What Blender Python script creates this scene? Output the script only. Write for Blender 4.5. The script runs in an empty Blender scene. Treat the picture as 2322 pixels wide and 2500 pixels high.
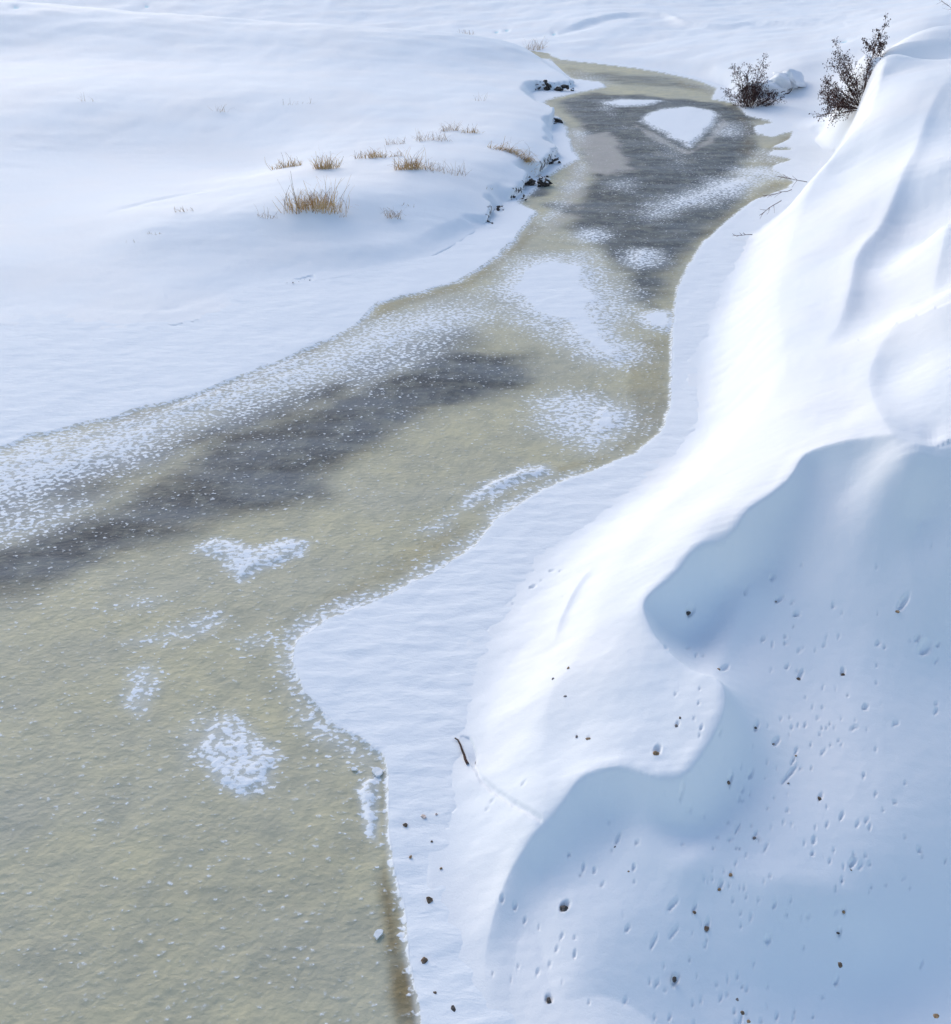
import bpy, math, random
import numpy as np
from mathutils import Vector, Matrix

scene = bpy.context.scene
COL = scene.collection

# ---------------------------------------------------------------- camera (on the bridge, 7 m above the ice)
cam_data = bpy.data.cameras.new("camera")
cam = bpy.data.objects.new("camera", cam_data); COL.objects.link(cam)
cam.location = (0, 0, 7.0)
cam.rotation_euler = (math.radians(90 - 31.5), 0, 0)
cam_data.sensor_fit = 'VERTICAL'
cam_data.angle = math.radians(54)
cam_data.clip_start = 0.1
cam_data.clip_end = 6000
scene.camera = cam

# ---------------------------------------------------------------- sky and sun
SUN_EL = math.radians(27)
SUN_AZ = math.radians(-28)          # clockwise from +Y: low sun from the left, a little ahead
world = bpy.data.worlds.new("World"); scene.world = world
world.use_nodes = True
wn = world.node_tree.nodes; wl = world.node_tree.links
sky = wn.new('ShaderNodeTexSky'); sky.sky_type = 'NISHITA'; sky.sun_disc = False
sky.sun_elevation = SUN_EL; sky.sun_rotation = SUN_AZ
sky.air_density = 1.0; sky.dust_density = 0.9; sky.ozone_density = 1.0
wl.new(sky.outputs['Color'], wn['Background'].inputs['Color'])
wn['Background'].inputs['Strength'].default_value = 0.145
to_sun = Vector((math.sin(SUN_AZ) * math.cos(SUN_EL), math.cos(SUN_AZ) * math.cos(SUN_EL), math.sin(SUN_EL)))
sun_data = bpy.data.lights.new("sun", 'SUN'); sun = bpy.data.objects.new("sun", sun_data); COL.objects.link(sun)
sun_data.energy = 1.0; sun_data.angle = math.radians(38.0); sun_data.color = (1.0, 0.90, 0.79)
sun.rotation_euler = to_sun.to_track_quat('Z', 'Y').to_euler()
sun.location = (-30, 20, 40)

scene.view_settings.view_transform = 'Standard'
scene.view_settings.look = 'None'
scene.view_settings.exposure = 0.56
scene.view_settings.gamma = 1.0
scene.view_settings.use_curve_mapping = False
scene.cycles.max_bounces = 4
scene.cycles.diffuse_bounces = 3
scene.cycles.use_adaptive_sampling = True
scene.cycles.adaptive_threshold = 0.02
scene.cycles.use_denoising = True

# ---------------------------------------------------------------- numeric helpers (metres, ice level z = 0)
def smooth(a, b, x):
    t = np.clip((x - a) / (b - a), 0.0, 1.0)
    return t * t * (3 - 2 * t)

_rng = np.random.RandomState(7)
_perm = np.concatenate([_rng.permutation(256)] * 3)
_ang = _rng.rand(256) * 2 * np.pi
_gx, _gy = np.cos(_ang), np.sin(_ang)

def perlin(x, y):
    xi = np.floor(x).astype(np.int64); yi = np.floor(y).astype(np.int64)
    xf = x - xi; yf = y - yi
    xi &= 255; yi &= 255
    u = xf * xf * xf * (xf * (xf * 6 - 15) + 10); v = yf * yf * yf * (yf * (yf * 6 - 15) + 10)
    def g(ix, iy, dx, dy):
        h = _perm[_perm[ix & 255] + (iy & 255)]
        return _gx[h] * dx + _gy[h] * dy
    a = g(xi, yi, xf, yf); b = g(xi + 1, yi, xf - 1, yf)
    c = g(xi, yi + 1, xf, yf - 1); d = g(xi + 1, yi + 1, xf - 1, yf - 1)
    return (a + u * (b - a)) * (1 - v) + (c + u * (d - c)) * v

def fbm(x, y, octaves=3):
    s = 0; a = 1.0
    for k in range(octaves):
        s = s + a * perlin(x * 2 ** k + 17.3 * k, y * 2 ** k - 9.1 * k); a *= 0.5
    return s

def inside(poly, X, Y):
    r = np.zeros(X.shape, bool)
    n = len(poly)
    for i in range(n):
        x0, y0 = poly[i][0], poly[i][1]; x1, y1 = poly[(i + 1) % n][0], poly[(i + 1) % n][1]
        if y0 == y1: continue
        c = (y0 > Y) != (y1 > Y)
        r ^= c & (X < (x1 - x0) * (Y - y0) / (y1 - y0) + x0)
    return r

def line_dist(pts, X, Y, closed=False, attrs=0, blend=False):
    """distance to a polyline; attrs = number of extra columns interpolated at the nearest point"""
    best = np.full(X.shape, 1e18); qx = np.zeros(X.shape); qy = np.zeros(X.shape)
    A = [np.zeros(X.shape) for _ in range(attrs)]
    n = len(pts); ws = np.zeros(X.shape)
    for i in range(n if closed else n - 1):
        p, q = pts[i], pts[(i + 1) % n]
        dx, dy = q[0] - p[0], q[1] - p[1]
        L = dx * dx + dy * dy + 1e-12
        t = np.clip(((X - p[0]) * dx + (Y - p[1]) * dy) / L, 0, 1)
        cx = p[0] + t * dx; cy = p[1] + t * dy
        d = (X - cx) ** 2 + (Y - cy) ** 2
        m = d < best
        best = np.where(m, d, best); qx = np.where(m, cx, qx); qy = np.where(m, cy, qy)
        for k in range(attrs):
            a = p[2 + k] + t * (q[2 + k] - p[2 + k])
            if blend: A[k] += a / (d + 1e-4) ** 2.5
            else: A[k] = np.where(m, a, A[k])
        if blend: ws += 1.0 / (d + 1e-4) ** 2.5
    if blend: A = [a / ws for a in A]
    return np.sqrt(best), qx, qy, A

def curve(pts, n=5):
    """Catmull-Rom refinement of a polyline with any number of columns"""
    P = np.array(pts, float); out = []
    for i in range(len(P) - 1):
        p0 = P[max(i - 1, 0)]; p1 = P[i]; p2 = P[i + 1]; p3 = P[min(i + 2, len(P) - 1)]
        for k in range(n):
            t = k / n
            out.append(0.5 * (2 * p1 + (p2 - p0) * t + (2 * p0 - 5 * p1 + 4 * p2 - p3) * t * t + (3 * p1 - p0 - 3 * p2 + p3) * t ** 3))
    out.append(P[-1])
    return [tuple(r) for r in out]

# ---- the lie of the land: a thin-plate surface through surveyed spot heights
def fan(X, Y):
    w = 0.853 * np.maximum(Y, -2.0) + 3.66
    return X / w, np.log(w)

def tps_fit(ctrl, lam=4e-5):
    C = np.array(ctrl, float)
    u, v = fan(C[:, 0], C[:, 1])
    r2 = (u[:, None] - u) ** 2 + (v[:, None] - v) ** 2
    K = 0.5 * r2 * np.log(r2 + 1e-12) + lam * np.eye(len(u))
    P = np.stack([np.ones_like(u), u, v], 1)
    M = np.block([[K, P], [P.T, np.zeros((3, 3))]])
    s = np.linalg.solve(M, np.concatenate([C[:, 2], np.zeros(3)]))
    return u, v, s

def tps_eval(fit, X, Y):
    cu, cv, s = fit
    u, v = fan(X, Y)
    z = s[-3] + s[-2] * u + s[-1] * v
    for i in range(len(cu)):
        r2 = (u - cu[i]) ** 2 + (v - cv[i]) ** 2
        z = z + s[i] * 0.5 * r2 * np.log(r2 + 1e-12)
    return z

class Land:
    def __init__(self):
        self.fit = tps_fit(CTRL)
        self.river = RIVER
        self.crests = [(curve(c['line'], 5), c) for c in CRESTS]

    def base(self, X, Y):
        if X.ndim == 2 and X.shape[0] > 60:      # smooth: evaluate coarsely, then interpolate
            st = 4
            ri = np.unique(np.append(np.arange(0, X.shape[0], st), X.shape[0] - 1))
            ci = np.unique(np.append(np.arange(0, X.shape[1], st), X.shape[1] - 1))
            zc = tps_eval(self.fit, X[np.ix_(ri, ci)], Y[np.ix_(ri, ci)])
            zr = np.empty((len(ri), X.shape[1]))
            for k in range(len(ri)): zr[k] = np.interp(X[0], X[0][ci], zc[k])
            r = np.arange(X.shape[0]); j = np.clip(np.searchsorted(ri, r, 'right') - 1, 0, len(ri) - 2)
            yy = Y[:, 0]; t = ((yy - yy[ri[j]]) / (yy[ri[j + 1]] - yy[ri[j]]))[:, None]
            return zr[j] * (1 - t) + zr[j + 1] * t
        return tps_eval(self.fit, X, Y)

    def height(self, X, Y, full=False):
        z = self.base(X, Y)
        # wind-carved crests: the lee side falls away at once and recovers slowly
        for line, c in self.crests:
            xs = [p[0] for p in line]; ys = [p[1] for p in line]; R = c['W'] * 3.0
            m = (X > min(xs) - R) & (X < max(xs) + R) & (Y > min(ys) - R) & (Y < max(ys) + R)
            if not m.any(): continue
            xm, ym = X[m], Y[m]
            ins = inside([(p[0], p[1]) for p in line] + c['close'], xm, ym)
            d, _, _, A = line_dist(line, xm, ym, attrs=1, blend=True)
            f = np.where(ins, -A[0] * (1 - np.exp(-(d / c['w']) ** c.get('pw', 1.3))) * np.exp(-(d / c['W']) ** 1.5), 0.0)
            f = f + A[0] * c.get('lip', 0.12) * np.exp(-(d / (min(c['w'], 0.2) * 0.9)) ** 2)
            z[m] += f
        for line, hh, wd in RIDGES:
            xs = [p[0] for p in line]; ys = [p[1] for p in line]; R = wd * 3
            m = (X > min(xs) - R) & (X < max(xs) + R) & (Y > min(ys) - R) & (Y < max(ys) + R)
            if not m.any(): continue
            d, _, _, A = line_dist(curve(line, 4), X[m], Y[m], attrs=1)
            z[m] += hh * A[0] * np.exp(-(d / wd) ** 2)
        # undulation left by the wind
        z = z + 0.035 * fbm(X * 0.55, Y * 0.4, 3) * smooth(0.1, 0.6, z)
        # sastrugi: long wind creases, along the right bank and across the left field
        rb = smooth(-0.5, 2.0, X - 0.27 * Y)
        a = X * 0.94 - Y * 0.34 + 0.25 * perlin(X * 0.5, Y * 0.5); b = X * 0.34 + Y * 0.94
        z = z + rb * smooth(0.12, 0.5, z) * (0.012 * perlin(a * 1.5, b * 0.28) + 0.005 * (0.3 - np.abs(perlin(a * 4.0 + 9, b * 0.7))))
        z = z + (1 - rb) * smooth(0.1, 0.4, z) * (0.035 * (0.3 - np.abs(perlin(X * 0.22 + 5 + 0.1 * Y, Y * 0.75))) + 0.012 * (0.3 - np.abs(perlin(X * 0.7 + 2, Y * 2.1))))
        # banks: meet the ice
        d, qx, qy, A = line_dist(self.river, X, Y, closed=True, attrs=3)
        ins = inside(self.river, X, Y)
        w, over, soil = A
        cut = smooth(0.15, 0.6, soil)                      # the cut bank comes and goes
        nz = perlin(X * 0.75 + 4.2, Y * 0.75)
        w = w * (1 + cut * 3.5 * smooth(-0.05, 0.35, nz)); soil = soil * (1 - smooth(-0.05, 0.3, nz)); over = over * (1 - 0.6 * smooth(-0.05, 0.35, nz))
        wob = np.minimum(0.35 * w, 0.05) * perlin(X * 3.1, Y * 3.1)
        up = smooth(0.0, 1.0, (d + wob) / w)
        zl = np.maximum(z, 0.09 - 0.6 * smooth(0.8, 2.5, d)) * up + 0.02 * (1 - up)
        zi = 0.02 - 0.5 * smooth(0.0, 0.9, d)
        out = np.where(ins, zi, zl)
        if full:
            return out, d, qx, qy, w, over, soil, ins
        return out

# ---------------------------------------------------------------- survey (world metres)
CTRL = [(-11.693, 17.679, 0.144), (-13.423, 20.981, 0.252), (-17.278, 28.261, 0.36), (-25.047, 43.107, 0.864), (-9.464, 19.221, 0.086), (-10.533, 21.929, 0.18),
 (-11.888, 25.288, 0.18), (-13.681, 29.797, 0.288), (-15.675, 35.027, 0.756), (-18.243, 41.59, 1.08), (-21.178, 49.0, 1.3), (-8.532, 20.082, 0.108),
 (-9.169, 22.973, 0.216), (-10.83, 27.866, 0.18), (-12.392, 32.556, 0.288), (-12.895, 37.054, 0.9), (-15.627, 45.807, 1.08), (-6.325, 18.968, 0.072),
 (-6.916, 21.205, 0.18), (-7.475, 23.418, 0.446), (-7.818, 26.076, 0.36), (-8.476, 29.64, 0.18), (-9.477, 33.745, 0.36), (-9.764, 38.961, 0.936), (-12.06, 49.084, 1.08),
 (-5.046, 20.145, 0.086), (-5.441, 22.141, 0.23), (-5.777, 23.954, 0.54), (-6.016, 26.377, 0.518), (-6.345, 30.117, 0.216), (-6.24, 34.189, 0.432),
 (-6.109, 39.423, 0.864), (-7.305, 47.969, 1.008), (-3.679, 21.813, 0.158), (-3.872, 23.3, 0.36), (-3.725, 24.177, 0.662), (-5.041, 27.837, 0.662),
 (-3.906, 27.606, 0.648), (-4.674, 31.22, 0.49), (-3.8, 34.935, 0.612), (-2.352, 22.236, 0.202), (-2.252, 23.933, 0.302), (-2.1, 25.44, 0.648), (-1.702, 27.584, 0.72),
 (-2.963, 29.387, 0.662), (-1.287, 31.244, 0.706), (-2.11, 35.053, 0.59), (-0.895, 23.532, 0.173), (-0.569, 25.575, 0.36), (-0.056, 28.359, 0.612),
 (0.398, 31.166, 0.648), (-0.394, 33.691, 0.684), (0.476, 26.129, 0.216), (0.853, 27.926, 0.302), (1.261, 29.537, 0.418), (1.469, 31.082, 0.518), (2.015, 32.602, 0.432),
 (2.019, 35.898, 0.518), (1.261, 34.075, 0.612), (1.811, 39.241, 0.54), (-2.471, 41.776, 0.684), (-2.846, 48.834, 0.9), (0.524, 42.252, 0.612), (0.618, 50.563, 0.684),
 (2.008, 49.436, 0.396), (2.805, 46.901, 0.324), (3.471, 48.55, 0.302), (2.88, 52.792, 0.36), (-26.163, 61.539, 1.6), (-20.423, 61.235, 1.5), (-14.48, 59.857, 1.4),
 (-8.71, 58.077, 1.3), (-3.819, 57.162, 1.15), (-0.626, 56.087, 1.0), (1.412, 54.023, 0.9), (-35.114, 62.456, 1.7), (4.599, 55.622, 0.1), (7.069, 54.461, 0.15),
 (0.121, 3.489, 0.1), (-0.015, 4.228, 0.1), (-0.213, 4.805, 0.1), (-0.323, 5.268, 0.1), (-0.347, 5.835, 0.1), (-0.348, 6.537, 0.1), (-0.222, 7.343, 0.1),
 (-0.103, 8.197, 0.1), (0.034, 8.901, 0.1), (0.338, 9.586, 0.1), (0.669, 10.233, 0.1), (1.242, 11.068, 0.1), (1.939, 11.865, 0.1), (2.602, 12.749, 0.1),
 (3.185, 13.737, 0.1), (3.517, 15.045, 0.1), (3.91, 16.793, 0.1), (4.343, 18.328, 0.1), (4.951, 20.105, 0.1), (5.583, 21.815, 0.1), (6.245, 23.504, 0.12),
 (-0.092, 4.569, 0.132), (-0.101, 5.466, 0.165), (-0.106, 5.973, 0.198), (0.121, 6.505, 0.264), (0.369, 7.064, 0.363), (0.396, 7.844, 0.33), (0.813, 6.593, 0.495),
 (0.857, 7.201, 0.561), (1.281, 6.747, 0.66), (1.661, 6.547, 0.726), (0.713, 8.88, 0.33), (1.16, 7.862, 0.647), (1.478, 8.424, 0.739), (1.345, 9.647, 0.495),
 (1.852, 9.206, 0.792), (2.105, 10.801, 0.495), (2.569, 10.088, 0.924), (2.92, 11.754, 0.561), (3.292, 10.73, 1.122), (3.682, 13.116, 0.66), (4.27, 14.768, 0.759),
 (4.815, 17.81, 0.495), (5.661, 19.374, 0.561), (6.41, 21.581, 0.627), (4.163, 11.751, 1.32), (4.732, 13.753, 1.188), (5.413, 16.183, 1.089), (6.288, 19.324, 0.99),
 (7.215, 22.652, 0.891), (8.012, 23.542, 1.122), (8.971, 25.216, 1.32), (6.723, 18.582, 1.221), (4.632, 11.273, 1.551), (5.055, 12.769, 1.452), (6.679, 15.877, 1.551),
 (7.383, 18.452, 1.551), (8.386, 19.715, 1.683), (5.851, 14.136, 1.518), (7.553, 17.474, 1.749), (5.773, 12.269, 1.815), (5.994, 11.8, 2.013), (5.123, 10.066, 1.815),
 (5.275, 9.938, 1.881), (4.174, 9.769, 1.452), (3.788, 9.315, 1.259), (4.303, 9.218, 1.319), (4.834, 9.28, 1.28), (5.05, 8.942, 1.168), (3.18, 8.947, 0.967),
 (3.622, 8.572, 0.961), (4.116, 8.402, 0.887), (4.601, 8.183, 0.723), (4.828, 8.004, 0.533), (2.584, 8.657, 0.835), (2.139, 8.208, 0.703), (2.173, 7.8, 0.665),
 (2.752, 8.095, 0.659), (2.971, 8.463, 0.842), (2.799, 7.191, 0.57), (3.383, 7.536, 0.592), (3.785, 7.216, 0.548), (4.222, 7.004, 0.419), (4.266, 6.469, 0.302),
 (2.367, 6.351, 0.549), (2.059, 5.927, 0.501), (1.612, 5.83, 0.485), (1.196, 5.911, 0.456), (0.96, 5.641, 0.33), (1.37, 5.602, 0.438), (1.668, 5.37, 0.408),
 (1.707, 5.604, 0.435), (2.666, 5.744, 0.458), (3.188, 6.038, 0.441), (3.582, 5.85, 0.338), (3.949, 5.541, 0.071), (0.572, 5.499, 0.251), (0.712, 5.143, 0.264),
 (1.311, 5.111, 0.306), (1.916, 5.113, 0.303), (2.315, 5.084, 0.279), (2.748, 5.187, 0.269), (3.171, 5.17, 0.166), (0.343, 4.969, 0.185), (0.326, 4.478, 0.145),
 (0.668, 4.525, 0.198), (1.251, 4.577, 0.121), (1.849, 4.631, 0.039), (2.463, 4.69, -0.05), (3.097, 4.758, -0.151), (3.743, 4.829, -0.259), (0.345, 4.004, 0.099),
 (0.984, 3.88, 0.0), (2.093, 3.953, -0.132), (3.405, 4.008, -0.231), (5.905, 7.299, 0.142), (5.021, 5.313, -0.287), (6.671, 9.43, 1.188), (8.296, 13.202, 2.178),
 (13.257, 22.863, 2.178), (21.744, 39.433, 2.244), (6.836, 23.8, 0.701), (7.668, 25.2, 0.832), (8.333, 26.3, 0.949), (9.194, 27.6, 1.205), (10.108, 29.0, 1.563),
 (10.812, 30.6, 2.031), (11.009, 31.0, 2.286), (11.408, 32.0, 2.445), (11.822, 33.0, 2.563), (12.257, 34.0, 2.679), (12.908, 35.5, 2.764), (11.132, 30.5, 2.456),
 (11.805, 32.0, 2.725), (15.962, 41.0, 2.545), (19.232, 48.0, 2.329), (24.528, 58.0, 2.435), (19.737, 46.0, 2.234), (14.803, 34.0, 2.606), (11.714, 31.0, 2.587),
 (13.466, 33.0, 2.735), (11.109, 27.0, 2.555), (10.075, 26.0, 2.126), (9.71, 21.5, 2.466), (8.721, 22.5, 1.714), (8.156, 17.5, 2.28), (6.817, 14.0, 2.271),
 (9.058, 51.0, 0.187), (10.39, 48.0, 0.168), (6.274, 59.5, 0.332), (8.975, 59.0, 0.388), (10.773, 54.0, 0.603), (12.239, 49.5, 0.817), (3.403, 63.0, 0.154),
 (5.306, 65.0, 0.403), (4.494, 64.0, 0.208), (6.889, 66.0, 0.77), (10.214, 68.0, 0.864), (12.967, 66.0, 0.935), (15.077, 62.0, 1.044), (16.819, 58.0, 1.235),
 (18.81, 56.0, 1.551), (15.961, 73.0, 0.805), (9.492, 75.0, 0.851), (21.425, 69.0, 1.145), (19.127, 52.0, 2.048), (16.917, 50.0, 1.503), (14.898, 47.0, 1.331),
 (13.629, 45.5, 1.159), (12.81, 45.5, 0.922), (12.369, 43.5, 0.423), (11.434, 43.0, 0.307), (10.863, 45.0, 0.197), (13.177, 42.0, 0.463), (11.696, 40.0, 0.143),
 (11.426, 37.0, 0.234), (7.599, 26.0, 0.15), (8.672, 28.0, 0.2), (9.779, 30.0, 0.3), (11.018, 32.0, 0.4), (11.763, 33.0, 0.7), (12.02, 33.3, 1.38), (13.983, 38.0, 2.25),
 (13.09, 35.5, 1.2), (11.846, 36.0, 0.2), (13.368, 38.5, 0.5), (15.842, 44.0, 1.5), (-27.209, 64.0, 0.3), (-18.41, 64.0, 0.3), (-9.294, 62.0, 0.3), (-0.664, 59.5, 0.3),
 (-35.982, 64.0, 0.3), (0.0, 95.0, 1.6), (-60.0, 95.0, 1.3), (-30.0, 78.0, 0.8), (-12.0, 80.0, 0.8), (-50.0, 80.0, 0.8), (60.0, 90.0, 4.0), (-100.0, 160.0, 5.0),
 (0.0, 160.0, 5.0), (100.0, 160.0, 7.0), (30.0, 30.0, 3.8), (20.0, 14.0, 3.7), (12.0, 7.0, 1.0), (8.0, 3.0, 0.0), (4.0, 1.0, 0.0), (0.0, 1.0, 0.1), (-25.0, 24.0, 0.4),
 (-45.0, 45.0, 1.2), (-70.0, 60.0, 2.0), (4.892, 9.78, 1.848), (4.679, 10.105, 1.795), (4.224, 10.232, 1.65), (3.798, 10.19, 1.485), (3.495, 9.768, 1.386),
 (2.978, 9.323, 1.254), (2.716, 8.962, 1.155), (2.328, 8.815, 1.056), (2.05, 8.514, 0.937), (1.716, 8.212, 0.845), (1.727, 7.81, 0.818), (1.854, 7.488, 0.792),
 (2.049, 7.212, 0.792), (2.241, 7.045, 0.825), (2.239, 6.792, 0.792), (2.113, 6.502, 0.739), (1.812, 6.093, 0.66), (1.567, 6.038, 0.627), (1.216, 6.179, 0.614),
 (0.907, 6.131, 0.541), (0.759, 5.974, 0.449), (0.603, 5.81, 0.383), (0.496, 5.715, 0.356), (0.267, 5.427, 0.277), (0.112, 4.991, 0.218), (0.069, 4.618, 0.185),
 (0.114, 4.201, 0.145), (0.163, 3.884, 0.119), (9.135, 19.081, 2.046), (8.405, 17.938, 1.98), (7.374, 15.711, 1.947), (6.932, 14.682, 1.881)]
RIVER = [(0.495, 2.178, 1.0, 0.0, 0.0), (0.122, 3.519, 1.0, 0.0, 0.0), (-0.034, 4.265, 1.0, 0.0, 0.0), (-0.231, 4.847, 1.0, 0.0, 0.0), (-0.343, 5.314, 1.0, 0.0, 0.0),
 (-0.372, 5.886, 1.0, 0.0, 0.0), (-0.37, 6.594, 1.0, 0.0, 0.0), (-0.255, 7.407, 1.0, 0.0, 0.0), (-0.131, 8.268, 1.4, 0.0, 0.0), (0.012, 8.978, 1.4, 0.0, 0.0),
 (0.31, 9.669, 1.4, 0.0, 0.0), (0.643, 10.322, 1.4, 0.0, 0.0), (1.219, 11.164, 1.4, 0.0, 0.0), (1.921, 11.968, 1.4, 0.0, 0.0), (2.587, 12.86, 1.4, 0.0, 0.0),
 (3.173, 13.856, 1.4, 0.0, 0.0), (3.514, 15.175, 1.4, 0.0, 0.0), (3.898, 16.939, 1.4, 0.0, 0.0), (4.331, 18.488, 1.4, 0.0, 0.0), (4.941, 20.28, 1.4, 0.0, 0.0),
 (5.574, 22.004, 1.4, 0.0, 0.0), (6.26, 23.736, 1.4, 0.0, 0.0), (7.563, 25.808, 0.96, 0.0, 0.0), (9.224, 28.438, 1.28, 0.0, 0.0), (10.784, 32.273, 1.28, 0.0, 0.0),
 (11.197, 36.055, 1.28, 0.0, 0.0), (11.02, 39.551, 1.28, 0.0, 0.0), (10.558, 41.706, 0.96, 0.0, 0.0), (10.076, 43.712, 0.8, 0.0, 0.0), (10.657, 46.582, 0.96, 0.0, 0.0),
 (9.968, 49.2, 1.12, 0.0, 0.0), (8.872, 51.1, 1.12, 0.0, 0.0), (7.623, 52.789, 1.12, 0.0, 0.0), (6.026, 54.217, 1.12, 0.0, 0.0), (4.362, 55.911, 1.12, 0.0, 0.0),
 (3.871, 57.299, 1.12, 0.0, 0.0), (2.112, 59.395, 1.6, 0.0, 0.0), (-0.7, 62.582, 1.6, 0.0, 0.0), (-9.881, 65.578, 1.6, 0.0, 0.0), (-28.824, 67.18, 1.6, 0.0, 0.0),
 (-53.78, 67.18, 1.6, 0.0, 0.0), (-49.961, 62.107, 1.6, 0.0, 0.0), (-26.777, 62.107, 1.6, 0.0, 0.0), (-9.13, 60.274, 1.6, 0.0, 0.0), (-0.658, 58.539, 1.6, 0.0, 0.0),
 (2.803, 56.301, 0.96, 0.0, 0.0), (3.7, 54.585, 1.1, 0.05, 0.0), (3.989, 51.1, 0.66, 0.1, 0.0), (4.201, 48.896, 0.44, 0.1, 0.0), (4.218, 46.582, 0.12, 0.2, 0.64),
 (3.399, 45.632, 0.12, 0.25, 0.64), (2.636, 45.632, 0.12, 0.15, 0.64), (2.402, 44.846, 0.44, 0.0, 0.13), (2.428, 42.865, 0.77, 0.05, 0.0),
 (2.644, 40.928, 0.66, 0.1, 0.13), (2.926, 39.245, 0.12, 0.1, 0.51), (2.705, 37.31, 0.12, 0.1, 0.51), (2.603, 34.955, 0.44, 0.05, 0.07),
 (2.587, 33.001, 0.12, 0.15, 0.58), (2.108, 31.232, 0.12, 0.15, 0.64), (1.772, 30.122, 0.12, 0.2, 0.64), (1.437, 29.319, 0.12, 0.2, 0.64),
 (1.293, 28.267, 0.12, 0.12, 0.64), (0.914, 27.439, 0.12, 0.12, 0.64), (0.664, 26.756, 0.15, 0.08, 0.32), (0.44, 26.249, 0.12, 0.12, 0.64),
 (0.297, 25.285, 0.12, 0.1, 0.58), (0.076, 24.556, 0.66, 0.0, 0.07), (-0.52, 22.803, 1.2, 0.03, 0.16), (-0.825, 22.341, 1.2, 0.0, 0.07), (-1.638, 21.785, 1.2, 0.0, 0.03),
 (-2.506, 21.356, 1.41, 0.0, 0.0), (-3.437, 20.807, 1.8, 0.0, 0.0), (-3.916, 20.508, 1.8, 0.0, 0.0), (-4.115, 20.28, 1.8, 0.0, 0.0), (-4.521, 19.055, 2.82, 0.0, 0.0),
 (-5.248, 18.241, 1.8, 0.0, 0.0), (-5.768, 17.973, 1.8, 0.0, 0.0), (-6.529, 17.921, 1.8, 0.0, 0.0), (-8.068, 18.16, 2.82, 0.0, 0.0), (-9.618, 18.35, 3.52, 0.0, 0.0),
 (-12.841, 17.947, 3.52, 0.0, 0.0), (-16.513, 16.469, 3.52, 0.0, 0.0), (-15.201, 10.097, 3.52, 0.0, 0.0), (-6.819, 2.178, 3.52, 0.0, 0.0)]
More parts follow.
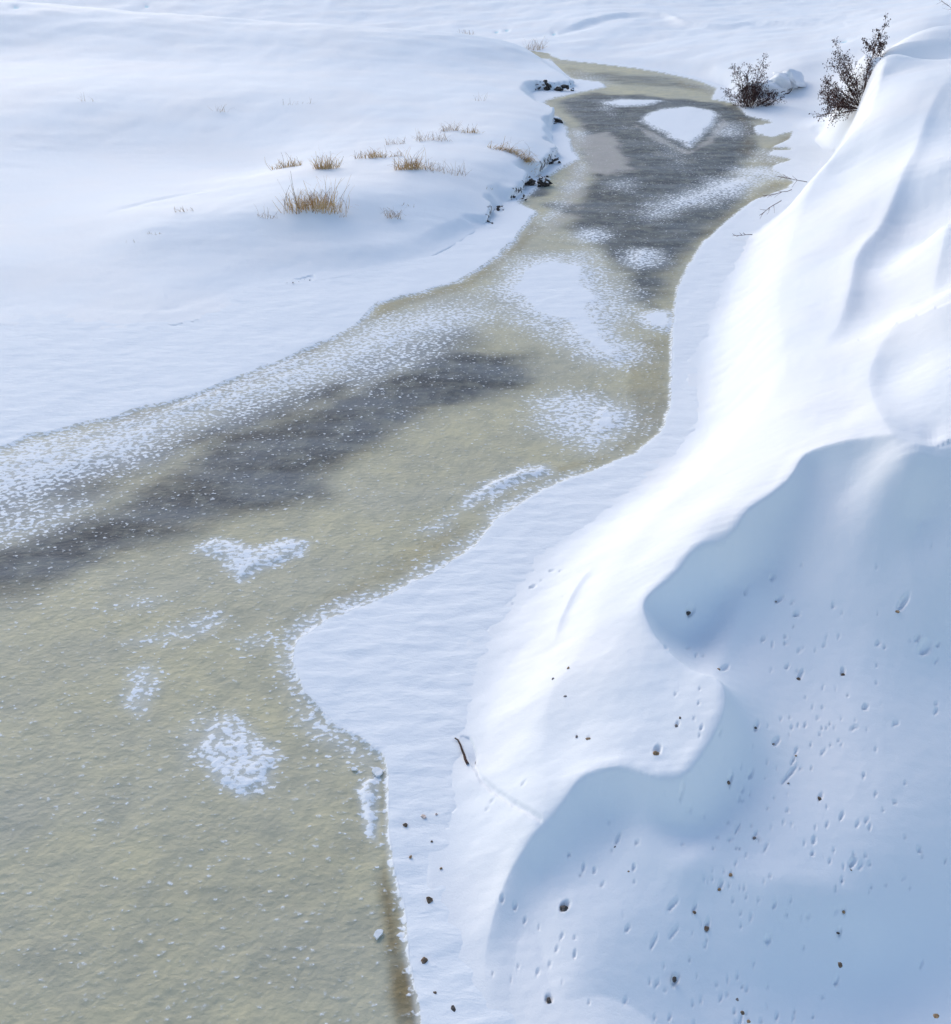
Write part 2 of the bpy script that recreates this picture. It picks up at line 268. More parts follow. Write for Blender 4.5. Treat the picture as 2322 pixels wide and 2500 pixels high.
CRESTS = [{'W': 3.0,
  'close': [(5.01, 3.728), (10.687, 12.537)],
  'line': [(4.892, 9.78, 0.0), (4.679, 10.105, 0.064), (4.224, 10.232, 0.102), (3.798, 10.19, 0.153), (3.495, 9.768, 0.166), (2.978, 9.323, 0.179), (2.716, 8.962, 0.179),
           (2.328, 8.815, 0.204), (2.05, 8.514, 0.204), (1.716, 8.212, 0.179), (1.727, 7.81, 0.153), (1.854, 7.488, 0.14), (2.049, 7.212, 0.14), (2.241, 7.045, 0.14),
           (2.239, 6.792, 0.153), (2.113, 6.502, 0.179), (1.812, 6.093, 0.191), (1.567, 6.038, 0.179), (1.216, 6.179, 0.166), (0.907, 6.131, 0.153),
           (0.759, 5.974, 0.128), (0.603, 5.81, 0.089), (0.496, 5.715, 0.102), (0.267, 5.427, 0.128), (0.112, 4.991, 0.128), (0.069, 4.618, 0.115), (0.114, 4.201, 0.076),
           (0.163, 3.884, 0.0)],
  'lip': 0.3,
  'pw': 1.0,
  'w': 0.15},
 {'W': 1.6,
  'close': [(9.444, 12.521), (22.535, 34.311)],
  'line': [(12.678, 28.933, 0.0), (11.159, 26.252, 0.15), (9.744, 23.282, 0.225), (7.925, 19.646, 0.315), (6.982, 18.127, 0.345), (6.204, 16.172, 0.3),
           (5.609, 14.786, 0.165), (5.081, 13.918, 0.0)],
  'w': 0.5},
 {'W': 1.1,
  'close': [(6.492, 6.715), (12.795, 16.495)],
  'line': [(7.091, 15.403, 0.0), (6.751, 15.012, 0.054), (6.078, 13.757, 0.081), (5.524, 12.941, 0.108), (5.159, 12.146, 0.117), (4.844, 10.959, 0.099),
           (4.708, 10.194, 0.081), (4.678, 9.54, 0.063), (4.608, 8.86, 0.054), (4.544, 8.17, 0.036), (4.514, 7.523, 0.0)],
  'w': 0.3},
 {'W': 0.8, 'close': [(10.636, 14.587), (13.642, 19.589)], 'line': [(9.135, 19.081, 0.0), (8.405, 17.938, 0.12), (7.374, 15.711, 0.135), (6.932, 14.682, 0.0)], 'w': 0.3},
 {'W': 0.2,
  'close': [(1.966, 8.009), (2.259, 9.791)],
  'line': [(1.439, 9.731, 0.0), (1.165, 9.284, 0.075), (0.92, 8.675, 0.09), (0.795, 8.123, 0.0)],
  'lip': 0.1,
  'w': 0.08},
 {'W': 2.2,
  'close': [(17.491, 51.842), (3.407, 53.269)],
  'line': [(4.022, 63.53, 0.0), (4.986, 64.713, 0.188), (6.959, 66.698, 0.262), (9.382, 68.806, 0.262), (11.501, 68.23, 0.225), (12.021, 64.133, 0.262),
           (13.524, 61.395, 0.188), (15.572, 61.675, 0.225), (17.397, 59.096, 0.188), (19.111, 57.76, 0.0)],
  'lip': 0.15,
  'w': 0.5},
 {'W': 0.7,
  'close': [(-2.867, 18.891), (-6.424, 17.281)],
  'line': [(-6.887, 18.834, 0.0), (-6.048, 19.096, 0.038), (-4.917, 19.55, 0.053), (-3.89, 20.281, 0.06), (-3.379, 20.618, 0.0)],
  'lip': 0.2,
  'w': 0.1},
 {'W': 0.7,
  'close': [(-0.269, 21.454), (-2.486, 20.105)],
  'line': [(-2.595, 21.181, 0.0), (-2.074, 21.616, 0.06), (-1.42, 22.036, 0.09), (-0.863, 22.55, 0.083), (-0.464, 23.122, 0.0)],
  'lip': 0.25,
  'w': 0.1},
 {'W': 0.7,
  'close': [(-4.176, 16.374), (-7.784, 15.927)],
  'line': [(-8.968, 19.007, 0.0), (-7.823, 18.057, 0.038), (-6.473, 17.766, 0.045), (-5.221, 18.165, 0.053), (-4.842, 18.692, 0.0)],
  'lip': 0.25,
  'w': 0.1}]
RIDGES = [([(1.306, 5.852, 0.2), (1.476, 5.665, 1.0), (1.699, 5.461, 1.0), (2.104, 5.381, 0.8), (2.543, 5.299, 0.8), (2.956, 5.256, 1.0), (3.219, 5.275, 0.0)], 0.05, 0.2),
 ([(3.16, 8.748, 0.2), (2.85, 8.54, 0.8), (2.637, 8.198, 1.0), (2.398, 7.691, 0.8), (2.178, 7.064, 0.0)], 0.06, 0.15),
 ([(1.696, 5.437, 0.5), (2.036, 5.681, 1.0), (2.46, 6.039, 0.3)], 0.04, 0.15)]
PITS = [(2.578, 6.837, 0.505, 0.863, 0.091, 0.022, 0.025), (2.947, 6.929, 0.543, 0.84, 0.034, 0.016, 0.018), (3.086, 6.971, 0.557, 0.831, 0.039, 0.013, 0.015),
 (3.528, 6.921, 0.897, 0.441, 0.061, 0.016, 0.018), (3.943, 7.001, 0.892, 0.453, 0.056, 0.018, 0.021), (2.75, 6.734, 0.68, 0.733, 0.074, 0.026, 0.03),
 (2.915, 6.654, 0.556, 0.831, 0.061, 0.013, 0.015), (3.192, 6.86, 0.571, 0.821, 0.019, 0.009, 0.01), (3.356, 6.736, 0.584, 0.812, 0.024, 0.009, 0.01),
 (3.269, 6.928, 0.575, 0.818, 0.017, 0.009, 0.01), (3.315, 6.974, 0.576, 0.817, 0.02, 0.011, 0.012), (2.866, 7.024, 0.527, 0.85, 0.038, 0.011, 0.012),
 (3.227, 7.051, 0.987, 0.163, 0.025, 0.009, 0.01), (1.982, 6.519, 0.529, 0.848, 0.032, 0.015, 0.017), (2.145, 6.516, 0.526, 0.85, 0.045, 0.018, 0.021),
 (1.581, 6.347, 0.506, 0.863, 0.058, 0.033, 0.038), (1.782, 6.587, 0.524, 0.852, 0.027, 0.015, 0.017), (1.738, 5.989, 0.448, 0.894, 0.06, 0.02, 0.023),
 (2.346, 6.402, 0.331, 0.944, 0.036, 0.008, 0.01), (2.223, 6.264, 0.438, 0.899, 0.078, 0.021, 0.024), (2.434, 6.366, 0.56, 0.829, 0.064, 0.021, 0.024),
 (2.802, 6.406, 0.679, 0.734, 0.175, 0.019, 0.021), (3.169, 6.658, 0.688, 0.725, 0.072, 0.01, 0.012), (3.006, 6.472, 0.57, 0.822, 0.024, 0.012, 0.014),
 (3.451, 6.391, 0.595, 0.804, 0.037, 0.015, 0.017), (3.497, 6.199, 0.782, 0.624, 0.031, 0.015, 0.017), (3.649, 6.135, 0.848, 0.531, 0.035, 0.015, 0.017),
 (2.999, 6.15, 0.577, 0.817, 0.06, 0.017, 0.019), (3.126, 5.953, 0.59, 0.808, 0.064, 0.016, 0.019), (2.507, 6.021, 0.561, 0.828, 0.02, 0.011, 0.013),
 (2.207, 5.812, 0.547, 0.837, 0.086, 0.014, 0.017), (2.321, 5.838, 0.556, 0.831, 0.019, 0.011, 0.013), (2.349, 5.763, 0.565, 0.825, 0.052, 0.018, 0.02),
 (2.609, 5.879, 0.569, 0.822, 0.033, 0.008, 0.009), (2.672, 5.858, 0.571, 0.821, 0.028, 0.01, 0.011), (2.407, 5.641, 0.57, 0.822, 0.072, 0.012, 0.014),
 (1.956, 5.596, 0.531, 0.847, 0.024, 0.011, 0.013), (2.223, 5.561, 0.552, 0.834, 0.032, 0.006, 0.007), (2.819, 5.704, 0.506, 0.863, 0.047, 0.02, 0.023),
 (2.773, 5.577, 0.75, 0.661, 0.031, 0.017, 0.02), (3.096, 5.526, 0.715, 0.699, 0.069, 0.024, 0.027), (3.225, 5.596, 0.618, 0.786, 0.02, 0.011, 0.013),
 (3.124, 5.598, 0.611, 0.791, 0.021, 0.008, 0.009), (3.745, 5.739, 1.0, 0.0, 0.027, 0.027, 0.022), (3.967, 5.702, 0.648, 0.762, 0.027, 0.015, 0.017),
 (1.2, 5.745, 0.541, 0.841, 0.064, 0.02, 0.023), (1.342, 5.663, 0.803, 0.596, 0.031, 0.016, 0.018), (1.292, 5.461, 0.559, 0.829, 0.028, 0.019, 0.022),
 (2.062, 5.387, 0.576, 0.817, 0.022, 0.014, 0.016), (1.969, 5.303, 0.599, 0.801, 0.044, 0.019, 0.022), (2.149, 5.274, 0.343, 0.939, 0.022, 0.006, 0.007),
 (2.123, 5.484, 0.551, 0.835, 0.036, 0.008, 0.009), (1.566, 5.153, 0.775, 0.632, 0.077, 0.017, 0.019), (1.548, 4.96, 0.719, 0.695, 0.08, 0.011, 0.013),
 (1.382, 4.888, 0.568, 0.823, 0.074, 0.013, 0.015), (1.186, 4.973, 0.748, 0.664, 0.041, 0.015, 0.017), (1.734, 5.138, 0.593, 0.805, 0.046, 0.014, 0.016),
 (1.819, 5.027, 0.412, 0.911, 0.054, 0.019, 0.021), (1.781, 4.884, 0.782, 0.624, 0.028, 0.011, 0.013), (2.285, 4.946, 0.807, 0.59, 0.039, 0.026, 0.03),
 (2.368, 5.16, 0.633, 0.774, 0.037, 0.015, 0.017), (2.455, 5.104, 0.641, 0.767, 0.018, 0.012, 0.014), (2.631, 5.104, 1.0, 0.0, 0.02, 0.018, 0.014),
 (2.93, 5.155, 0.659, 0.752, 0.024, 0.015, 0.017), (2.875, 5.037, 0.641, 0.768, 0.032, 0.017, 0.019), (2.802, 4.751, 0.621, 0.784, 0.046, 0.019, 0.022),
 (1.507, 4.63, 0.573, 0.819, 0.048, 0.027, 0.031), (1.367, 4.597, 0.732, 0.681, 0.038, 0.014, 0.016), (1.926, 4.679, 0.283, 0.959, 0.03, 0.009, 0.01),
 (2.236, 4.664, 1.0, 0.0, 0.017, 0.016, 0.012), (1.685, 4.687, 0.559, 0.829, 0.013, 0.009, 0.01), (1.695, 4.523, 0.336, 0.942, 0.027, 0.009, 0.01),
 (1.944, 4.468, 0.584, 0.812, 0.021, 0.013, 0.015), (1.978, 4.41, 0.393, 0.919, 0.092, 0.015, 0.018), (1.988, 4.298, 0.594, 0.804, 0.021, 0.013, 0.014),
 (2.273, 4.472, 0.604, 0.797, 0.035, 0.014, 0.016), (2.404, 4.479, 0.611, 0.792, 0.027, 0.01, 0.011), (2.33, 4.358, 0.612, 0.791, 0.017, 0.01, 0.011),
 (2.748, 4.415, 1.0, 0.0, 0.009, 0.008, 0.007), (3.376, 4.347, 0.667, 0.745, 0.027, 0.015, 0.018), (1.108, 4.451, 0.53, 0.848, 0.041, 0.011, 0.012),
 (1.434, 4.379, 0.556, 0.831, 0.033, 0.013, 0.014), (3.522, 5.482, 0.886, 0.464, 0.043, 0.009, 0.011), (3.346, 5.402, 0.636, 0.772, 0.023, 0.009, 0.011),
 (2.958, 5.367, 0.607, 0.795, 0.023, 0.008, 0.009), (2.888, 5.303, 0.621, 0.784, 0.014, 0.008, 0.009), (3.209, 5.363, 0.627, 0.779, 0.018, 0.009, 0.011),
 (2.685, 5.993, 0.567, 0.824, 0.018, 0.008, 0.009), (2.864, 5.83, 0.582, 0.813, 0.025, 0.01, 0.011), (2.974, 5.861, 0.587, 0.81, 0.045, 0.011, 0.013),
 (2.139, 4.422, 0.598, 0.802, 0.026, 0.007, 0.008), (2.066, 4.627, 0.585, 0.811, 0.027, 0.006, 0.007), (1.615, 4.351, 0.569, 0.823, 0.025, 0.008, 0.01),
 (3.55, 4.944, 0.651, 0.759, 0.041, 0.009, 0.01), (2.094, 5.109, 0.621, 0.784, 0.016, 0.008, 0.009), (3.178, 8.791, 0.732, 0.681, 0.064, 0.026, 0.029),
 (2.852, 8.607, 0.388, 0.922, 0.047, 0.022, 0.025), (2.247, 8.408, 0.662, 0.75, 0.085, 0.035, 0.04), (3.191, 8.503, 0.824, 0.567, 0.079, 0.03, 0.034),
 (3.311, 8.45, 0.845, 0.535, 0.035, 0.015, 0.017), (3.325, 8.3, 0.956, 0.295, 0.054, 0.03, 0.034), (3.707, 8.359, 1.0, 0.0, 0.026, 0.026, 0.021),
 (4.44, 8.396, 0.685, 0.729, 0.132, 0.035, 0.04), (4.252, 8.762, 0.934, 0.358, 0.036, 0.014, 0.016), (3.503, 8.894, 0.585, 0.811, 0.021, 0.012, 0.014),
 (1.853, 7.637, 0.284, 0.959, 0.117, 0.02, 0.023), (2.146, 7.934, 0.604, 0.797, 0.062, 0.017, 0.02), (2.207, 7.816, 0.402, 0.916, 0.071, 0.017, 0.02),
 (2.277, 7.803, 0.418, 0.908, 0.048, 0.011, 0.013), (2.438, 7.575, 0.622, 0.783, 0.105, 0.028, 0.032), (2.934, 8.046, 0.851, 0.526, 0.049, 0.024, 0.028),
 (3.155, 8.048, 1.0, 0.0, 0.025, 0.023, 0.019), (3.133, 7.961, 0.917, 0.4, 0.042, 0.017, 0.02), (3.513, 7.92, 0.797, 0.604, 0.035, 0.013, 0.015),
 (3.3, 7.901, 0.568, 0.823, 0.019, 0.012, 0.013), (4.052, 7.926, 0.892, 0.452, 0.042, 0.017, 0.02), (4.108, 7.891, 0.597, 0.802, 0.028, 0.013, 0.015),
 (4.493, 8.039, 0.724, 0.69, 0.069, 0.019, 0.022), (4.553, 7.966, 0.713, 0.701, 0.128, 0.058, 0.05), (4.712, 8.032, 0.753, 0.658, 0.048, 0.02, 0.022),
 (3.087, 7.679, 0.769, 0.64, 0.049, 0.017, 0.019), (3.2, 7.59, 0.585, 0.811, 0.082, 0.021, 0.024), (3.607, 7.592, 0.383, 0.924, 0.049, 0.026, 0.03),
 (3.703, 7.164, 0.775, 0.631, 0.05, 0.024, 0.027), (4.89, 8.992, 0.631, 0.775, 0.029, 0.012, 0.014), (3.902, 7.466, 0.585, 0.811, 0.028, 0.009, 0.011),
 (4.468, 7.335, 0.823, 0.567, 0.043, 0.013, 0.015), (3.213, 7.191, 0.564, 0.826, 0.026, 0.009, 0.01), (3.305, 7.18, 0.571, 0.821, 0.025, 0.009, 0.01),
 (0.214, 5.249, 0.197, 0.98, 0.031, 0.021, 0.024), (0.317, 5.204, 0.29, 0.957, 0.034, 0.021, 0.024), (0.393, 5.098, 0.492, 0.87, 0.031, 0.015, 0.017),
 (0.5, 5.032, 0.51, 0.86, 0.016, 0.01, 0.011), (0.758, 4.77, 0.243, 0.97, 0.039, 0.014, 0.016), (0.891, 5.512, 0.241, 0.97, 0.043, 0.019, 0.022),
 (0.977, 5.481, 0.246, 0.969, 0.035, 0.017, 0.02), (0.545, 4.441, 1.0, 0.0, 0.034, 0.032, 0.026), (0.325, 4.712, 0.479, 0.878, 0.016, 0.011, 0.013),
 (0.131, 4.651, 1.0, 0.0, 0.012, 0.011, 0.009), (0.778, 5.62, 0.539, 0.842, 0.026, 0.016, 0.018), (0.671, 4.926, 0.525, 0.851, 0.038, 0.011, 0.013),
 (-0.216, 6.279, 0.823, 0.568, 0.071, 0.019, 0.021), (0.157, 6.262, 0.989, 0.15, 0.037, 0.014, 0.016), (0.103, 6.177, 0.869, 0.495, 0.034, 0.011, 0.013),
 (0.715, 5.182, 0.664, 0.748, 0.059, 0.037, 0.042), (0.915, 6.67, 1.0, 0.0, 0.016, 0.016, 0.013), (1.015, 6.611, 1.0, 0.0, 0.02, 0.018, 0.014),
 (0.427, 6.285, 0.783, 0.622, 0.035, 0.011, 0.013), (-0.248, 6.087, 0.906, 0.423, 0.024, 0.009, 0.011), (0.626, 4.828, 0.523, 0.853, 0.034, 0.01, 0.011),
 (0.567, 4.716, 0.517, 0.856, 0.025, 0.008, 0.009), (0.473, 4.661, 0.492, 0.87, 0.031, 0.01, 0.011), (0.268, 4.609, 1.0, 0.0, 0.01, 0.009, 0.008),
 (0.768, 4.9, 0.521, 0.854, 0.016, 0.01, 0.011), (0.652, 4.553, 0.524, 0.852, 0.011, 0.008, 0.009), (0.614, 10.047, 0.85, 0.527, 0.039, 0.017, 0.016),
 (0.71, 10.034, 0.851, 0.525, 0.03, 0.013, 0.012), (0.922, 9.958, 0.953, 0.304, 0.045, 0.022, 0.02), (0.679, 9.658, 0.923, 0.385, 0.059, 0.028, 0.026),
 (0.779, 9.761, 0.941, 0.339, 0.034, 0.017, 0.015), (0.165, 9.012, 0.862, 0.506, 0.035, 0.016, 0.014), (0.085, 8.831, 0.865, 0.502, 0.035, 0.016, 0.014),
 (0.141, 8.903, 0.864, 0.504, 0.021, 0.01, 0.009), (0.434, 9.335, 0.905, 0.426, 0.021, 0.01, 0.009), (0.987, 9.172, 0.895, -0.446, 0.036, 0.018, 0.017),
 (1.024, 9.9, 0.99, 0.14, 0.03, 0.016, 0.014), (2.132, 5.866, 0.757, 0.653, 0.023, 0.008, 0.007), (2.672, 6.006, 0.634, 0.773, 0.033, 0.01, 0.009),
 (2.152, 5.204, 0.732, 0.681, 0.014, 0.006, 0.005), (2.313, 5.31, 0.85, 0.526, 0.009, 0.005, 0.004), (2.491, 6.601, 0.535, 0.845, 0.017, 0.005, 0.005),
 (2.383, 6.171, 0.552, 0.834, 0.02, 0.006, 0.006), (2.149, 4.794, 0.574, 0.819, 0.027, 0.009, 0.008), (3.437, 7.022, 0.521, 0.854, 0.014, 0.006, 0.005),
 (1.587, 5.985, 0.936, 0.351, 0.02, 0.01, 0.009), (3.022, 6.04, 0.497, 0.868, 0.026, 0.008, 0.007), (3.75, 5.688, 0.5, 0.866, 0.014, 0.005, 0.005),
 (3.372, 7.422, 0.593, 0.805, 0.028, 0.009, 0.008), (2.854, 5.543, 0.297, 0.955, 0.014, 0.005, 0.004), (1.824, 4.292, 0.484, 0.875, 0.024, 0.009, 0.008),
 (3.112, 8.036, 0.3, 0.954, 0.014, 0.006, 0.006), (2.563, 4.922, 0.502, 0.865, 0.018, 0.006, 0.005), (4.648, 7.864, 0.688, 0.726, 0.064, 0.018, 0.016),
 (2.383, 4.393, 0.681, 0.732, 0.026, 0.009, 0.008), (1.712, 5.638, 0.473, 0.881, 0.017, 0.005, 0.004), (1.907, 4.575, 0.602, 0.799, 0.016, 0.006, 0.005),
 (2.15, 5.623, 0.455, 0.89, 0.011, 0.005, 0.004), (1.282, 5.333, 0.694, 0.72, 0.015, 0.006, 0.005), (1.833, 5.332, 0.45, 0.893, 0.022, 0.01, 0.009),
 (1.829, 6.956, 0.814, 0.58, 0.022, 0.008, 0.007), (2.362, 5.735, 0.455, 0.891, 0.015, 0.005, 0.005), (2.591, 6.138, 0.619, 0.785, 0.013, 0.005, 0.005),
 (4.125, 8.239, 0.765, 0.644, 0.013, 0.006, 0.006), (1.927, 5.896, 0.534, 0.845, 0.016, 0.006, 0.006), (1.136, 5.889, 0.662, 0.749, 0.024, 0.01, 0.009),
 (3.486, 7.397, 0.468, 0.884, 0.019, 0.006, 0.005), (2.202, 4.53, 0.69, 0.724, 0.013, 0.004, 0.004), (2.563, 4.504, 0.383, 0.924, 0.009, 0.004, 0.004),
 (2.715, 6.174, 0.668, 0.744, 0.017, 0.005, 0.005), (3.071, 5.509, 0.509, 0.861, 0.03, 0.01, 0.009), (3.342, 6.919, 0.663, 0.749, 0.018, 0.006, 0.005),
 (1.972, 7.448, 0.309, 0.951, 0.042, 0.006, 0.005), (1.902, 5.331, 0.677, 0.736, 0.015, 0.006, 0.005), (4.433, 7.244, 0.648, 0.762, 0.068, 0.017, 0.016),
 (3.259, 8.166, 0.765, 0.644, 0.017, 0.006, 0.006), (3.633, 6.895, 0.73, 0.684, 0.018, 0.006, 0.005), (1.434, 4.725, 0.812, 0.583, 0.012, 0.005, 0.004),
 (2.321, 5.731, 0.533, 0.846, 0.019, 0.006, 0.006), (2.272, 6.107, 0.22, 0.975, 0.043, 0.015, 0.014), (0.864, 5.447, 0.752, 0.659, 0.025, 0.01, 0.009),
 (3.336, 5.926, 0.714, 0.7, 0.051, 0.015, 0.014), (1.804, 5.91, 0.761, 0.649, 0.034, 0.015, 0.014), (3.864, 7.216, 0.607, 0.795, 0.015, 0.006, 0.005),
 (4.613, 7.935, 0.759, 0.652, 0.021, 0.006, 0.006), (4.803, 8.15, 0.391, 0.921, 0.011, 0.006, 0.006), (2.871, 6.565, 0.6, 0.8, 0.013, 0.005, 0.005),
 (1.312, 4.608, 0.537, 0.843, 0.018, 0.007, 0.006), (1.027, 5.343, 0.725, 0.689, 0.038, 0.014, 0.013), (3.074, 6.738, 0.551, 0.835, 0.028, 0.008, 0.007),
 (2.119, 5.697, 0.856, 0.517, 0.044, 0.015, 0.014), (1.796, 6.608, 0.737, 0.676, 0.028, 0.011, 0.01), (1.512, 4.648, 0.602, 0.798, 0.013, 0.004, 0.004),
 (3.771, 8.271, 0.683, 0.73, 0.013, 0.006, 0.006), (2.034, 4.467, 0.539, 0.843, 0.013, 0.004, 0.004), (2.324, 6.195, 0.672, 0.74, 0.033, 0.01, 0.009),
 (2.696, 5.81, 0.495, 0.869, 0.012, 0.005, 0.005), (2.18, 5.618, 0.721, 0.693, 0.011, 0.005, 0.004), (2.705, 6.887, 0.623, 0.782, 0.023, 0.005, 0.005),
 (0.834, 4.411, 0.371, 0.929, 0.015, 0.005, 0.005), (3.013, 6.959, 0.417, 0.909, 0.039, 0.011, 0.01), (2.416, 4.402, 0.633, 0.775, 0.016, 0.005, 0.005),
 (3.341, 5.867, 0.43, 0.903, 0.047, 0.015, 0.014), (3.962, 7.676, 0.413, 0.911, 0.014, 0.006, 0.005), (2.921, 7.639, 0.73, 0.683, 0.038, 0.012, 0.011),
 (2.007, 6.809, 0.463, 0.887, 0.013, 0.005, 0.005), (2.079, 5.026, 0.397, 0.918, 0.008, 0.005, 0.004), (1.427, 4.557, 0.58, 0.815, 0.016, 0.006, 0.005),
 (3.193, 8.013, 0.637, 0.771, 0.013, 0.006, 0.006), (2.881, 5.275, 0.85, 0.528, 0.013, 0.005, 0.004), (3.656, 6.691, 0.634, 0.773, 0.028, 0.008, 0.007),
 (2.036, 4.427, 0.585, 0.811, 0.009, 0.004, 0.004), (3.176, 5.522, 0.708, 0.706, 0.012, 0.005, 0.004), (2.494, 5.83, 0.779, 0.627, 0.019, 0.006, 0.006),
 (1.944, 5.278, 0.382, 0.924, 0.011, 0.005, 0.004), (1.627, 4.491, 0.575, 0.818, 0.019, 0.007, 0.006), (3.677, 8.01, 0.718, 0.696, 0.035, 0.012, 0.011),
 (2.007, 4.706, 0.655, 0.756, 0.02, 0.007, 0.006), (2.005, 5.398, 0.67, 0.743, 0.01, 0.005, 0.004), (3.003, 5.478, 0.461, 0.887, 0.022, 0.007, 0.007),
 (3.404, 7.854, 0.503, 0.864, 0.018, 0.006, 0.005), (2.17, 6.373, 0.48, 0.877, 0.014, 0.005, 0.005), (1.863, 5.306, 0.759, 0.652, 0.012, 0.005, 0.004),
 (4.494, 8.001, 0.624, 0.781, 0.023, 0.008, 0.007), (1.854, 4.556, 0.511, 0.86, 0.038, 0.013, 0.012), (3.577, 7.311, 0.649, 0.761, 0.023, 0.007, 0.007),
 (3.343, 6.78, 0.726, 0.688, 0.035, 0.011, 0.01), (4.398, 7.989, 0.486, 0.874, 0.018, 0.006, 0.006), (3.006, 7.972, 0.246, 0.969, 0.056, 0.018, 0.016),
 (2.729, 5.669, 0.421, 0.907, 0.03, 0.01, 0.009), (2.011, 5.71, 0.539, 0.842, 0.016, 0.005, 0.005), (1.641, 4.78, 0.319, 0.948, 0.008, 0.005, 0.004),
 (2.372, 5.36, 0.596, 0.803, 0.027, 0.01, 0.009), (3.173, 5.324, 0.764, 0.645, 0.016, 0.005, 0.004), (3.817, 6.354, 0.779, 0.627, 0.023, 0.007, 0.006),
 (2.248, 5.188, 0.496, 0.868, 0.01, 0.005, 0.004), (1.794, 4.923, 0.839, 0.545, 0.009, 0.005, 0.004), (1.534, 4.653, 0.71, 0.704, 0.038, 0.014, 0.012),
 (3.157, 5.506, 0.794, 0.608, 0.047, 0.015, 0.013), (2.048, 6.98, 0.669, 0.743, 0.016, 0.005, 0.005), (1.94, 6.629, 0.75, 0.661, 0.011, 0.005, 0.005),
 (1.934, 4.384, 0.537, 0.843, 0.025, 0.009, 0.008), (1.32, 4.364, 0.46, 0.888, 0.024, 0.009, 0.008), (2.03, 4.643, 0.419, 0.908, 0.013, 0.004, 0.004),
 (3.244, 5.536, 0.745, 0.667, 0.03, 0.01, 0.009), (2.818, 6.417, 0.621, 0.784, 0.017, 0.005, 0.005), (2.908, 6.462, 0.764, 0.645, 0.034, 0.011, 0.01),
 (2.045, 5.194, 0.572, 0.82, 0.014, 0.006, 0.005), (2.502, 5.195, 0.688, 0.726, 0.033, 0.014, 0.013), (2.67, 4.635, 0.858, 0.514, 0.016, 0.006, 0.005),
 (3.556, 6.995, 0.404, 0.915, 0.014, 0.006, 0.005), (2.199, 6.189, 0.795, 0.606, 0.013, 0.005, 0.005), (1.952, 6.436, 0.475, 0.88, 0.02, 0.006, 0.006),
 (2.959, 5.616, 0.504, 0.863, 0.03, 0.01, 0.009), (3.554, 8.008, 0.564, 0.826, 0.027, 0.009, 0.008), (2.686, 6.453, 0.677, 0.736, 0.017, 0.005, 0.005),
 (3.257, 7.877, 0.873, 0.487, 0.05, 0.018, 0.016), (1.768, 5.032, 0.877, 0.48, 0.012, 0.005, 0.004), (2.299, 6.095, 0.835, 0.551, 0.031, 0.01, 0.009),
 (2.573, 5.098, 0.32, 0.947, 0.018, 0.009, 0.009), (2.96, 5.358, 0.563, 0.826, 0.029, 0.01, 0.009), (1.834, 4.637, 0.424, 0.906, 0.013, 0.004, 0.004),
 (3.564, 5.429, 0.7, 0.715, 0.015, 0.005, 0.004), (3.174, 7.308, 0.55, 0.835, 0.024, 0.007, 0.007), (2.557, 6.343, 0.572, 0.82, 0.024, 0.008, 0.007),
 (3.228, 6.93, 0.731, 0.682, 0.018, 0.006, 0.005), (3.239, 5.881, 0.683, 0.73, 0.05, 0.015, 0.014), (2.422, 4.52, 0.659, 0.752, 0.01, 0.004, 0.004),
 (1.918, 7.505, 0.286, 0.958, 0.042, 0.006, 0.005), (1.157, 5.074, 0.55, 0.835, 0.012, 0.005, 0.004), (3.252, 6.726, 0.784, 0.62, 0.021, 0.007, 0.006),
 (2.858, 5.143, 0.86, 0.51, 0.035, 0.014, 0.013), (2.9, 5.516, 0.615, 0.788, 0.031, 0.01, 0.009), (1.913, 5.397, 0.648, 0.761, 0.01, 0.005, 0.004),
 (1.138, 5.648, 0.525, 0.851, 0.016, 0.006, 0.006), (3.516, 6.051, 0.63, 0.777, 0.017, 0.005, 0.005), (1.691, 4.953, 0.661, 0.751, 0.009, 0.005, 0.004),
 (2.61, 6.503, 0.529, 0.848, 0.033, 0.011, 0.01), (2.852, 6.533, 0.569, 0.822, 0.053, 0.016, 0.015), (2.895, 6.838, 0.588, 0.809, 0.015, 0.005, 0.005),
 (2.03, 5.3, 0.603, 0.798, 0.012, 0.005, 0.004), (2.369, 5.707, 0.646, 0.763, 0.015, 0.005, 0.005), (3.172, 7.624, 0.57, 0.822, 0.037, 0.012, 0.011),
 (2.111, 5.266, 0.549, 0.836, 0.014, 0.006, 0.005), (2.169, 5.084, 0.529, 0.849, 0.031, 0.014, 0.013), (3.638, 5.823, 0.529, 0.849, 0.012, 0.005, 0.005),
 (2.957, 7.055, 0.582, 0.813, 0.015, 0.006, 0.005)]
